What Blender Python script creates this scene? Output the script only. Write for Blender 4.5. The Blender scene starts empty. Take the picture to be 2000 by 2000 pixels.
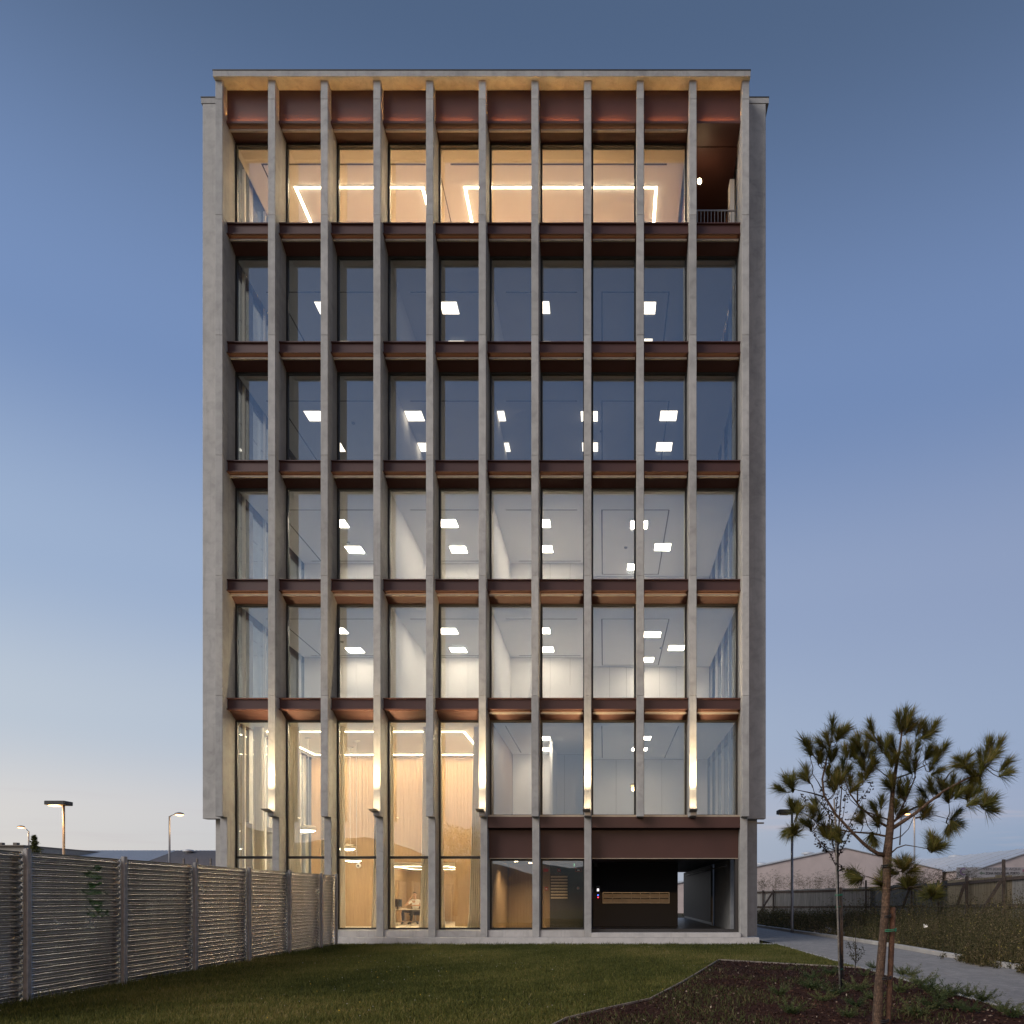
import bpy, math, random
import numpy as np
from mathutils import Vector, Matrix

random.seed(7)
RNG = np.random.default_rng(11)
SC = bpy.context.scene
COL = SC.collection
R = math.radians

# ------------------------------------------------------------------ camera
F_PX = 1560.0          # focal length in pixels of the 2000 px photograph
EYE = 1.45
PPX, PPY = 1180.0, 1750.0   # vanishing point of the lines that run in depth
cam_d = bpy.data.cameras.new('camera')
cam = bpy.data.objects.new('camera', cam_d)
COL.objects.link(cam)
cam.location = (0, 0, EYE)
cam.rotation_euler = (R(90), 0, 0)
cam_d.sensor_width = 36.0
cam_d.sensor_fit = 'HORIZONTAL'
cam_d.lens = F_PX / 2000.0 * 36.0
cam_d.shift_x = (1000.0 - PPX) / 2000.0
cam_d.shift_y = (PPY - 1000.0) / 2000.0
cam_d.clip_start = 0.05
cam_d.clip_end = 5000
SC.camera = cam


def lin(r, g, b):
    def f(c):
        c /= 255.0
        return c / 12.92 if c <= 0.04045 else ((c + 0.055) / 1.055) ** 2.4
    return (f(r), f(g), f(b), 1.0)


# ------------------------------------------------------------------ sky and light
EXPO = 1.0
SUN_AZ, SUN_EL = R(-128.0), R(32.0)     # afterglow side: to the left and a little behind the camera
WARM_AZ = R(-100.0)
w = bpy.data.worlds.new('World')
SC.world = w
w.use_nodes = True
nt = w.node_tree
nt.nodes.clear()
N = nt.nodes.new
L = nt.links.new


def wmath(op, a, b=None, clamp=False):
    n = N('ShaderNodeMath')
    n.operation = op
    n.use_clamp = clamp
    for i, v in enumerate((a, b)):
        if v is None:
            continue
        if isinstance(v, (int, float)):
            n.inputs[i].default_value = v
        else:
            L(v, n.inputs[i])
    return n.outputs[0]


def wramp(fac, stops):
    n = N('ShaderNodeValToRGB')
    n.color_ramp.interpolation = 'EASE'
    e = n.color_ramp.elements
    while len(e) < len(stops):
        e.new(0.5)
    for el, (p, c) in zip(e, stops):
        el.position = p
        el.color = (c[0], c[1], c[2], 1)
    L(fac, n.inputs[0])
    return n.outputs[0]


def wmix(fac, a, b, kind='MIX'):
    n = N('ShaderNodeMix')
    n.data_type = 'RGBA'
    n.blend_type = kind
    if isinstance(fac, (int, float)):
        n.inputs[0].default_value = fac
    else:
        L(fac, n.inputs[0])
    for i, v in ((6, a), (7, b)):
        if isinstance(v, tuple):
            n.inputs[i].default_value = v
        else:
            L(v, n.inputs[i])
    return n.outputs[2]


tc = N('ShaderNodeTexCoord')
sep = N('ShaderNodeSeparateXYZ')
L(tc.outputs['Generated'], sep.inputs[0])
sx, sy, sz = sep.outputs
elev = wmath('DIVIDE', wmath('ARCSINE', sz), math.pi / 2)
elev = wmath('MAXIMUM', elev, 0.0)
hl = wmath('MAXIMUM', wmath('SQRT', wmath('ADD', wmath('MULTIPLY', sx, sx), wmath('MULTIPLY', sy, sy))), 1e-4)
ca = wmath('DIVIDE', wmath('ADD', wmath('MULTIPLY', sx, math.sin(WARM_AZ)), wmath('MULTIPLY', sy, math.cos(WARM_AZ))), hl)
az = wmath('MULTIPLY_ADD', ca, 0.5)
az.node.inputs[2].default_value = 0.5
cool = wramp(elev, [(0.0, (0.03, 0.19, 0.41)), (0.03, (0.06, 0.20, 0.43)), (0.07, (0.16, 0.25, 0.47)), (0.12, (0.20, 0.28, 0.48)), (0.22, (0.22, 0.275, 0.45)),
                    (0.35, (0.145, 0.22, 0.415)), (0.54, (0.070, 0.115, 0.215)), (1.0, (0.05, 0.085, 0.17))])
warm = wramp(elev, [(0.0, (0.92, 0.80, 0.66)), (0.05, (0.84, 0.78, 0.70)), (0.12, (0.58, 0.64, 0.70)), (0.22, (0.36, 0.475, 0.66)),
                    (0.35, (0.185, 0.285, 0.51)), (0.54, (0.072, 0.118, 0.215)), (1.0, (0.05, 0.085, 0.17))])
skyc = wmix(az, cool, warm)
# thin cloud bars low over the horizon
mp = N('ShaderNodeMapping')
mp.inputs['Scale'].default_value = (2.2, 2.2, 34.0)
L(tc.outputs['Generated'], mp.inputs[0])
nz = N('ShaderNodeTexNoise')
nz.inputs['Scale'].default_value = 1.6
nz.inputs['Detail'].default_value = 6.0
nz.inputs['Roughness'].default_value = 0.58
L(mp.outputs[0], nz.inputs['Vector'])
cl = wramp(nz.outputs[0], [(0.50, (0, 0, 0)), (0.72, (1, 1, 1))])
low = wramp(elev, [(0.0, (0.9, 0.9, 0.9)), (0.05, (0.75, 0.75, 0.75)), (0.11, (0, 0, 0))])
cf = wmath('MULTIPLY', wmath('MULTIPLY', cl, low), wmath('SUBTRACT', 1.0, wmath('MULTIPLY', az, 0.95)))
skyc = wmix(wmath('MULTIPLY', cf, 0.85), skyc, (0.50, 0.44, 0.49, 1))
nish = N('ShaderNodeTexSky')
nish.sky_type = 'NISHITA'
nish.sun_disc = False
nish.sun_elevation = R(2.0)
nish.sun_rotation = SUN_AZ
nish.altitude = 60
bg_n = N('ShaderNodeBackground')
L(nish.outputs[0], bg_n.inputs[0])
bg_n.inputs[1].default_value = 0.012
bg = N('ShaderNodeBackground')
L(skyc, bg.inputs[0])
bg.inputs[1].default_value = 0.5
addn = N('ShaderNodeAddShader')
L(bg.outputs[0], addn.inputs[0])
L(bg_n.outputs[0], addn.inputs[1])
wo = N('ShaderNodeOutputWorld')
L(addn.outputs[0], wo.inputs[0])

sun_d = bpy.data.lights.new('sun', 'SUN')
sun_d.energy = 1.15
sun_d.angle = R(34)
sun_d.color = (1.0, 0.94, 0.88)
sun = bpy.data.objects.new('sun', sun_d)
COL.objects.link(sun)
sdir = Vector((math.sin(SUN_AZ) * math.cos(SUN_EL), math.cos(SUN_AZ) * math.cos(SUN_EL), math.sin(SUN_EL)))
sun.rotation_euler = sdir.to_track_quat('Z', 'Y').to_euler()
sun.location = (-30, -30, 40)

vs = SC.view_settings
vs.view_transform = 'Standard'
vs.look = 'None'
vs.exposure = EXPO
vs.gamma = 1.0
vs.use_curve_mapping = False
SC.render.engine = 'CYCLES'
SC.cycles.use_denoising = True
SC.cycles.denoiser = 'OPENIMAGEDENOISE'
SC.cycles.max_bounces = 10
SC.cycles.diffuse_bounces = 5
SC.cycles.glossy_bounces = 4
SC.cycles.transmission_bounces = 6
SC.cycles.transparent_max_bounces = 20
SC.cycles.sample_clamp_indirect = 6.0
SC.cycles.sample_clamp_direct = 11.0
SC.cycles.use_light_tree = True
SC.cycles.caustics_reflective = False
SC.cycles.caustics_refractive = False


# ------------------------------------------------------------------ helpers
def P(px, py, D):
    """pixel of the photograph at depth D -> world point"""
    return Vector(((px - PPX) * D / F_PX, D, EYE + (PPY - py) * D / F_PX))


def XA(px, D):
    return (px - PPX) * D / F_PX


def ZA(py, D):
    return EYE + (PPY - py) * D / F_PX


def wpos(o):
    v = Vector((0, 0, 0))
    while o is not None:
        v += o.location
        o = o.parent
    return v


def tag(o, label=None, cat=None, group=None, kind=None):
    if label:
        o['label'] = label
    if cat:
        o['category'] = cat
    if group:
        o['group'] = group
    if kind:
        o['kind'] = kind
    return o


def empty(name, loc, label=None, cat=None, group=None):
    o = bpy.data.objects.new(name, None)
    o.empty_display_size = 0.2
    COL.objects.link(o)
    o.location = loc
    return tag(o, label, cat, group)


class MB:
    def __init__(s):
        s.v, s.f, s.sm = [], [], []

    def add(s, vs, fs, smooth=False):
        n = len(s.v)
        s.v += [tuple(p) for p in vs]
        s.f += [tuple(i + n for i in f) for f in fs]
        s.sm += [smooth] * len(fs)
        return s

    def box(s, x0, x1, y0, y1, z0, z1):
        if x0 > x1: x0, x1 = x1, x0
        if y0 > y1: y0, y1 = y1, y0
        if z0 > z1: z0, z1 = z1, z0
        return s.add([(x0, y0, z0), (x1, y0, z0), (x1, y1, z0), (x0, y1, z0), (x0, y0, z1), (x1, y0, z1), (x1, y1, z1), (x0, y1, z1)],
                     [(0, 3, 2, 1), (4, 5, 6, 7), (0, 1, 5, 4), (1, 2, 6, 5), (2, 3, 7, 6), (3, 0, 4, 7)])

    def cbox(s, x0, x1, y0, y1, z0, z1, c=0.012):
        """box with chamfered vertical edges and chamfered ends"""
        def ring(z, k):
            a, b, d, e = x0 + k, x1 - k, y0 + k, y1 - k
            q = c
            return [(a + q, d, z), (b - q, d, z), (b, d + q, z), (b, e - q, z), (b - q, e, z), (a + q, e, z), (a, e - q, z), (a, d + q, z)]
        vs = ring(z0, c * .7) + ring(z0 + c * .7, 0) + ring(z1 - c * .7, 0) + ring(z1, c * .7)
        fs = [tuple(range(7, -1, -1)), tuple(range(24, 32))]
        for k in range(3):
            for i in range(8):
                j = (i + 1) % 8
                fs.append((k * 8 + i, k * 8 + j, k * 8 + 8 + j, k * 8 + 8 + i))
        return s.add(vs, fs)

    def prism_x(s, prof, x0, x1):
        """profile of (y,z) extruded along x"""
        n = len(prof)
        vs = [(x0, y, z) for y, z in prof] + [(x1, y, z) for y, z in prof]
        fs = [tuple(range(n - 1, -1, -1)), tuple(range(n, 2 * n))]
        fs += [(i, (i + 1) % n, n + (i + 1) % n, n + i) for i in range(n)]
        return s.add(vs, fs)

    def prism_y(s, prof, y0, y1):
        n = len(prof)
        vs = [(x, y0, z) for x, z in prof] + [(x, y1, z) for x, z in prof]
        fs = [tuple(range(n)), tuple(range(2 * n - 1, n - 1, -1))]
        fs += [((i + 1) % n, i, n + i, n + (i + 1) % n) for i in range(n)]
        return s.add(vs, fs)

    def prism_z(s, prof, z0, z1):
        n = len(prof)
        vs = [(x, y, z0) for x, y in prof] + [(x, y, z1) for x, y in prof]
        fs = [tuple(range(n - 1, -1, -1)), tuple(range(n, 2 * n))]
        fs += [(i, (i + 1) % n, n + (i + 1) % n, n + i) for i in range(n)]
        return s.add(vs, fs)

    def tube(s, pts, rad, n=8, cap=True, smooth=True):
        pts = [Vector(p) for p in pts]
        if not isinstance(rad, (list, tuple)):
            rad = [rad] * len(pts)
        base = len(s.v)
        up = Vector((0.31, 0.77, 0.55)).normalized()
        vs, fs = [], []
        for i, p in enumerate(pts):
            d = (pts[min(i + 1, len(pts) - 1)] - pts[max(i - 1, 0)])
            d = d.normalized() if d.length > 1e-9 else Vector((0, 0, 1))
            a = d.cross(up)
            if a.length < 1e-3:
                a = d.cross(Vector((1, 0, 0)))
            a.normalize()
            b = d.cross(a)
            for k in range(n):
                t = 2 * math.pi * k / n
                vs.append(p + (a * math.cos(t) + b * math.sin(t)) * rad[i])
        for i in range(len(pts) - 1):
            for k in range(n):
                j = (k + 1) % n
                fs.append((i * n + k, i * n + j, (i + 1) * n + j, (i + 1) * n + k))
        if cap:
            fs.append(tuple(range(n - 1, -1, -1)))
            fs.append(tuple(range((len(pts) - 1) * n, len(pts) * n)))
        return s.add(vs, fs, smooth)

    def lathe(s, cx, cy, prof, n=24, smooth=True):
        """profile of (r,z) around a vertical axis"""
        vs, fs = [], []
        for r, z in prof:
            for k in range(n):
                t = 2 * math.pi * k / n
                vs.append((cx + r * math.cos(t), cy + r * math.sin(t), z))
        for i in range(len(prof) - 1):
            for k in range(n):
                j = (k + 1) % n
                fs.append((i * n + k, i * n + j, (i + 1) * n + j, (i + 1) * n + k))
        fs.append(tuple(range(n - 1, -1, -1)))
        fs.append(tuple(range((len(prof) - 1) * n, len(prof) * n)))
        return s.add(vs, fs, smooth)

    def bar(s, a, b, wx, wz):
        """rectangular bar from a to b, width wx sideways and wz the other way"""
        a, b = Vector(a), Vector(b)
        d = (b - a).normalized()
        u = d.cross(Vector((0, 1, 0)))
        if u.length < 1e-3:
            u = Vector((1, 0, 0))
        u.normalize()
        v = d.cross(u).normalized()
        vs = []
        for p in (a, b):
            for su, sv in ((-1, -1), (1, -1), (1, 1), (-1, 1)):
                vs.append(p + u * su * wx / 2 + v * sv * wz / 2)
        return s.add(vs, [(0, 3, 2, 1), (4, 5, 6, 7), (0, 1, 5, 4), (1, 2, 6, 5), (2, 3, 7, 6), (3, 0, 4, 7)])

    def build(s, name, mat, parent=None, kind=None, label=None, cat=None, group=None):
        me = bpy.data.meshes.new(name)
        arr = np.array(s.v, dtype=np.float64).reshape(-1, 3)
        lo, hi = arr.min(0), arr.max(0)
        o0 = np.array(((lo[0] + hi[0]) / 2, (lo[1] + hi[1]) / 2, lo[2]))
        me.from_pydata((arr - o0).tolist(), [], s.f)
        if any(s.sm):
            me.polygons.foreach_set('use_smooth', s.sm)
        me.validate()
        me.update()
        me.materials.append(mat)
        o = bpy.data.objects.new(name, me)
        COL.objects.link(o)
        loc = Vector(o0)
        if parent is not None:
            o.parent = parent
            loc = loc - wpos(parent)
        o.location = loc
        return tag(o, label, cat, group, kind)


def raw_mesh(name, verts, faces_flat, nper, mat, parent=None, smooth=False, attr=None, origin=(0, 0, 0)):
    """fast mesh from numpy arrays, nper corners in each face"""
    me = bpy.data.meshes.new(name)
    nv, nf = len(verts), len(faces_flat) // nper
    me.vertices.add(nv)
    me.vertices.foreach_set('co', np.ascontiguousarray(verts - np.array(origin), dtype=np.float32).ravel())
    me.loops.add(nf * nper)
    me.loops.foreach_set('vertex_index', np.ascontiguousarray(faces_flat, dtype=np.int32))
    me.polygons.add(nf)
    me.polygons.foreach_set('loop_start', np.arange(0, nf * nper, nper, dtype=np.int32))
    if smooth:
        me.polygons.foreach_set('use_smooth', np.ones(nf, dtype=bool))
    me.update(calc_edges=True)
    if attr is not None:
        a = me.attributes.new('tone', 'FLOAT', 'POINT')
        a.data.foreach_set('value', np.ascontiguousarray(attr, dtype=np.float32))
    me.materials.append(mat)
    o = bpy.data.objects.new(name, me)
    COL.objects.link(o)
    if parent is not None:
        o.parent = parent
        o.location = Vector(origin) - wpos(parent)
    else:
        o.location = origin
    return o


def copy_tree(o, parent=None, loc=None):
    c = o.copy()
    COL.objects.link(c)
    if parent is not None:
        c.parent = parent
    if loc is not None:
        c.location = loc
    for ch in list(o.children):
        copy_tree(ch, c)
    return c


# ------------------------------------------------------------------ materials
MATS = {}


class MT:
    def __init__(s, name):
        s.m = bpy.data.materials.new(name)
        s.m.use_nodes = True
        s.t = s.m.node_tree
        s.t.nodes.clear()
        s.out = s.t.nodes.new('ShaderNodeOutputMaterial')
        MATS[name] = s.m

    def n(s, typ, **kw):
        x = s.t.nodes.new(typ)
        for k, v in kw.items():
            setattr(x, k, v)
        return x

    def l(s, a, b):
        s.t.links.new(a, b)

    def pos(s):
        return s.n('ShaderNodeNewGeometry').outputs['Position']

    def mapped(s, scale, vec=None):
        m = s.n('ShaderNodeMapping')
        m.inputs['Scale'].default_value = scale
        s.l(vec or s.pos(), m.inputs[0])
        return m.outputs[0]

    def noise(s, scale, detail=4.0, rough=0.55, vec=None, dist=0.0):
        x = s.n('ShaderNodeTexNoise')
        x.inputs['Scale'].default_value = scale
        x.inputs['Detail'].default_value = detail
        x.inputs['Roughness'].default_value = rough
        x.inputs['Distortion'].default_value = dist
        s.l(vec or s.pos(), x.inputs['Vector'])
        return x.outputs[0]

    def ramp(s, fac, stops, interp='LINEAR'):
        x = s.n('ShaderNodeValToRGB')
        x.color_ramp.interpolation = interp
        e = x.color_ramp.elements
        while len(e) < len(stops):
            e.new(0.5)
        for el, (p, c) in zip(e, stops):
            el.position = p
            if isinstance(c, (int, float)):
                c = (c, c, c)
            el.color = (c[0], c[1], c[2], 1)
        s.l(fac, x.inputs[0])
        return x.outputs[0]

    def mix(s, fac, a, b, kind='MIX'):
        x = s.n('ShaderNodeMix', data_type='RGBA', blend_type=kind)
        if isinstance(fac, (int, float)):
            x.inputs[0].default_value = fac
        else:
            s.l(fac, x.inputs[0])
        for i, v in ((6, a), (7, b)):
            if isinstance(v, (tuple, list)):
                x.inputs[i].default_value = (v[0], v[1], v[2], 1)
            else:
                s.l(v, x.inputs[i])
        return x.outputs[2]

    def math(s, op, a, b=0.0, c=None):
        x = s.n('ShaderNodeMath', operation=op)
        for i, v in enumerate((a, b, c)):
            if v is None:
                continue
            if isinstance(v, (int, float)):
                x.inputs[i].default_value = v
            else:
                s.l(v, x.inputs[i])
        return x.outputs[0]

    def bump(s, h, strength=0.3, dist=0.01):
        x = s.n('ShaderNodeBump')
        x.inputs['Strength'].default_value = strength
        x.inputs['Distance'].default_value = dist
        s.l(h, x.inputs['Height'])
        return x.outputs[0]

    def pbr(s, col, rough=0.6, metal=0.0, bump=None, spec=None, emit=None, estr=0.0):
        p = s.n('ShaderNodeBsdfPrincipled')
        if isinstance(col, (tuple, list)):
            p.inputs['Base Color'].default_value = (col[0], col[1], col[2], 1)
        else:
            s.l(col, p.inputs['Base Color'])
        if isinstance(rough, (int, float)):
            p.inputs['Roughness'].default_value = rough
        else:
            s.l(rough, p.inputs['Roughness'])
        p.inputs['Metallic'].default_value = metal
        if spec is not None:
            p.inputs['Specular IOR Level'].default_value = spec
        if bump is not None:
            s.l(bump, p.inputs['Normal'])
        if emit is not None:
            p.inputs['Emission Color'].default_value = (emit[0], emit[1], emit[2], 1)
            p.inputs['Emission Strength'].default_value = estr
        s.l(p.outputs[0], s.out.inputs[0])
        return p


def simple(name, col, rough=0.6, metal=0.0, var=0.12, scale=6.0, bump=0.0, bscale=60.0, spec=None):
    t = MT(name)
    c1 = tuple(max(0, x * (1 - var)) for x in col)
    c2 = tuple(min(1, x * (1 + var)) for x in col)
    c = t.ramp(t.noise(scale, 5), [(0.3, c1), (0.7, c2)])
    b = t.bump(t.noise(bscale, 4), bump, 0.005) if bump else None
    t.pbr(c, rough, metal, b, spec)
    return t.m


def emitter(name, col, strength):
    t = MT(name)
    e = t.n('ShaderNodeEmission')
    e.inputs[0].default_value = (col[0], col[1], col[2], 1)
    e.inputs[1].default_value = strength
    t.l(e.outputs[0], t.out.inputs[0])
    return t.m


def concrete(name, base, stain=0.35):
    t = MT(name)
    big = t.noise(0.55, 6, 0.6)
    mid = t.noise(3.0, 6, 0.62, dist=0.6)
    streak = t.noise(1.0, 5, 0.6, vec=t.mapped((7.0, 7.0, 0.45)))
    fine = t.noise(55.0, 4, 0.7)
    lo = tuple(c * (1 - stain) for c in base)
    hi = tuple(min(1, c * (1 + stain * 0.45)) for c in base)
    c = t.ramp(big, [(0.28, lo), (0.5, base), (0.75, hi)])
    c = t.mix(0.55, c, t.ramp(mid, [(0.3, lo), (0.55, base), (0.8, hi)]))
    c = t.mix(t.ramp(streak, [(0.55, 0.0), (0.75, 0.45)]), c, tuple(x * 0.55 for x in base))
    c = t.mix(t.ramp(fine, [(0.62, 0.0), (0.75, 0.25)]), c, tuple(x * 0.5 for x in base))
    vor = t.n('ShaderNodeTexVoronoi')
    vor.inputs['Scale'].default_value = 9.0
    t.l(t.pos(), vor.inputs['Vector'])
    pin = t.ramp(vor.outputs['Distance'], [(0.0, 1.0), (0.055, 0.0)])
    c = t.mix(t.math('MULTIPLY', pin, 0.5), c, tuple(x * 0.35 for x in base))
    oi = t.n('ShaderNodeObjectInfo')
    c = t.mix(1.0, c, t.ramp(oi.outputs['Random'], [(0.0, 0.84), (1.0, 1.06)]), 'MULTIPLY')
    run = t.noise(1.0, 4, 0.65, vec=t.mapped((26.0, 26.0, 0.22)))
    c = t.mix(t.ramp(run, [(0.60, 0.0), (0.74, 0.38)]), c, tuple(x * 0.48 for x in base))
    h = t.math('SUBTRACT', t.math('MULTIPLY', mid, 0.4), pin)
    t.pbr(c, t.ramp(mid, [(0.3, 0.62), (0.7, 0.8)]), 0, t.bump(t.math('ADD', h, t.math('MULTIPLY', fine, 0.35)), 0.25, 0.006))
    return t.m


M_CONC = concrete('concrete', (0.395, 0.384, 0.368), 0.46)
M_CONC_D = concrete('concrete_shaft', (0.37, 0.356, 0.337), 0.40)
M_PLINTH = concrete('plinth_concrete', (0.46, 0.435, 0.41), 0.34)


def brownmetal():
    t = MT('brown_metal')
    sp = t.noise(140.0, 3, 0.8)
    bg_ = t.noise(1.2, 4, 0.5)
    c = t.ramp(sp, [(0.25, (0.042, 0.0165, 0.0135)), (0.75, (0.095, 0.038, 0.031))])
    c = t.mix(0.35, c, t.ramp(bg_, [(0.3, (0.050, 0.020, 0.016)), (0.7, (0.086, 0.036, 0.030))]))
    t.pbr(c, t.ramp(sp, [(0.3, 0.42), (0.7, 0.6)]), 0.0, t.bump(sp, 0.08, 0.002), 0.4)
    return t.m


M_BROWN = brownmetal()
M_CAP = simple('dark_capping', (0.03, 0.028, 0.028), 0.5)
M_FRAME = simple('black_frame', (0.012, 0.012, 0.012), 0.45)
M_ALU = simple('beige_aluminium', (0.36, 0.31, 0.25), 0.42, 0.3)
M_STEEL = simple('grey_steel', (0.30, 0.29, 0.28), 0.45, 0.6, bump=0.05)
M_WHITE = simple('white_plaster', (0.74, 0.72, 0.69), 0.75, var=0.03, scale=1.2)
M_CEIL = simple('ceiling_board', (0.76, 0.75, 0.73), 0.8, var=0.02, scale=2)
M_SLOT = simple('slot_dark', (0.06, 0.055, 0.05), 0.6)
M_FLOOR = simple('office_floor', (0.46, 0.43, 0.39), 0.45, var=0.1)
M_LFLOOR = simple('lobby_floor', (0.55, 0.47, 0.35), 0.3, var=0.08)
M_DARK = simple('dark_panel', (0.036, 0.031, 0.033), 0.55, var=0.3, scale=60)
M_TILE = simple('porch_tile', (0.16, 0.155, 0.15), 0.4, var=0.15)


def glass():
    t = MT('window_glass')
    tr = t.n('ShaderNodeBsdfTransparent')
    tr.inputs[0].default_value = (0.95, 0.965, 0.96, 1)
    gl = t.n('ShaderNodeBsdfGlossy')
    gl.inputs['Color'].default_value = (0.86, 0.93, 1, 1)
    gl.inputs['Roughness'].default_value = 0.0
    geo = t.n('ShaderNodeNewGeometry')
    dt = t.n('ShaderNodeVectorMath', operation='DOT_PRODUCT')
    t.l(geo.outputs['Normal'], dt.inputs[0])
    t.l(geo.outputs['Incoming'], dt.inputs[1])
    fz = t.math('POWER', t.math('SUBTRACT', 1.0, t.math('ABSOLUTE', dt.outputs['Value'])), 5.0)
    refl = t.math('MULTIPLY_ADD', fz, 0.85, 0.15)
    wav = t.bump(t.noise(0.9, 2, 0.4), 0.06, 0.02)
    oi = t.n('ShaderNodeObjectInfo')
    wn = t.n('ShaderNodeTexWhiteNoise', noise_dimensions='1D')
    t.l(oi.outputs['Random'], wn.inputs['W'])
    va = t.n('ShaderNodeVectorMath', operation='MULTIPLY_ADD')
    va.inputs[1].default_value = (0.014, 0.0, 0.014)
    va.inputs[2].default_value = (-0.007, 0.0, -0.007)
    t.l(wn.outputs['Color'], va.inputs[0])
    vb = t.n('ShaderNodeVectorMath', operation='ADD')
    t.l(wav, vb.inputs[0])
    t.l(va.outputs[0], vb.inputs[1])
    t.l(vb.outputs[0], gl.inputs['Normal'])
    mx = t.n('ShaderNodeMixShader')
    t.l(refl, mx.inputs[0])
    t.l(tr.outputs[0], mx.inputs[1])
    t.l(gl.outputs[0], mx.inputs[2])
    t.l(mx.outputs[0], t.out.inputs[0])
    return t.m


M_GLASS = glass()


def wood_slat():
    t = MT('wood_batten')
    g = t.noise(1.0, 5, 0.6, vec=t.mapped((60.0, 60.0, 1.2)))
    wv = t.noise(1.0, 3, 0.5, vec=t.mapped((14.0, 14.0, 0.05)))
    c = t.ramp(g, [(0.25, (0.19, 0.118, 0.06)), (0.75, (0.40, 0.27, 0.15))])
    c = t.mix(t.ramp(wv, [(0.35, 0.0), (0.7, 0.7)]), c, (0.28, 0.18, 0.10))
    t.pbr(c, 0.5, 0, t.bump(g, 0.1, 0.002))
    return t.m


M_WOOD = wood_slat()


def curtain_mat():
    t = MT('sheer_curtain')
    d = t.n('ShaderNodeBsdfDiffuse')
    d.inputs[0].default_value = (0.82, 0.79, 0.73, 1)
    tl = t.n('ShaderNodeBsdfTranslucent')
    tl.inputs[0].default_value = (0.82, 0.78, 0.70, 1)
    tp = t.n('ShaderNodeBsdfTransparent')
    m1 = t.n('ShaderNodeMixShader')
    m1.inputs[0].default_value = 0.45
    t.l(d.outputs[0], m1.inputs[1])
    t.l(tl.outputs[0], m1.inputs[2])
    m2 = t.n('ShaderNodeMixShader')
    m2.inputs[0].default_value = 0.04
    t.l(m1.outputs[0], m2.inputs[1])
    t.l(tp.outputs[0], m2.inputs[2])
    t.l(m2.outputs[0], t.out.inputs[0])
    return t.m


M_CURT = curtain_mat()
WARM = (1.0, 0.81, 0.51)
NEUT = (1.0, 0.86, 0.68)
M_PANEL_LO = emitter('panel_light_low', NEUT, 1.7)
M_PANEL_HI = emitter('panel_light_high', NEUT, 22.0)
M_PANEL_F = emitter('panel_light_mid', NEUT, 15.0)
M_LED_TOP = emitter('led_profile_top', (1.0, 0.77, 0.48), 54.0)
M_LED_LOBBY = emitter('led_profile_lobby', WARM, 230.0)
M_LED_BAR = emitter('led_bar_glow', (1.0, 0.58, 0.25), 0.8)
M_LED_BAR2 = emitter('led_bar_strong', (1.0, 0.58, 0.24), 3.2)
M_LED_ROOF = emitter('led_roof_glow', (1.0, 0.47, 0.13), 66.0)
M_LED_NICHE = emitter('led_profile_niche', WARM, 75.0)
M_FLOOD = emitter('flood_lens', (1.0, 0.76, 0.44), 55.0)
M_LAMP = emitter('lamp_lens', (1.0, 0.72, 0.40), 14.0)

# ================================================================== the office building
XC = [-11.577 + 1.583 * k for k in range(11)]
HW = 0.108
T = [7.475, 11.085, 14.70, 18.31, 21.92]          # tops of the brown floor beams
Z_CONSOLE = 3.84                                   # where the fins step out over the slim shafts
Z_ROOF = 25.96
YF, YG, YB = 24.0, 24.91, 41.0                     # fin front, glass, rear of the building

bld = empty('office_building', (XC[5], 24.3, 0.0),
            'tall concrete office building with slender vertical fins, brown metal beams and lit windows', 'building')

# ---- columns: rear shaft with precast fin segments
seg_z = [Z_CONSOLE] + T + [25.40, 25.955]
for k, xc in enumerate(XC):
    grounded = k not in (8, 9)
    z0 = Z_CONSOLE + 0.02
    m = MB().box(xc - 0.100, xc + 0.100, 24.435, 24.93, z0, 25.95)
    col = m.build('column', M_CONC_D, bld)
    if grounded:
        MB().cbox(xc - HW, xc + HW, 24.30, 24.935, 0.20, z0 - 0.004, 0.008).build('shaft', M_CONC_D, col)
    for a, b in zip(seg_z[:-1], seg_z[1:]):
        MB().cbox(xc - HW, xc + HW, YF, 24.425, a + 0.003, b - 0.003, 0.008).build('fin_segment', M_CONC, col)

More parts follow.
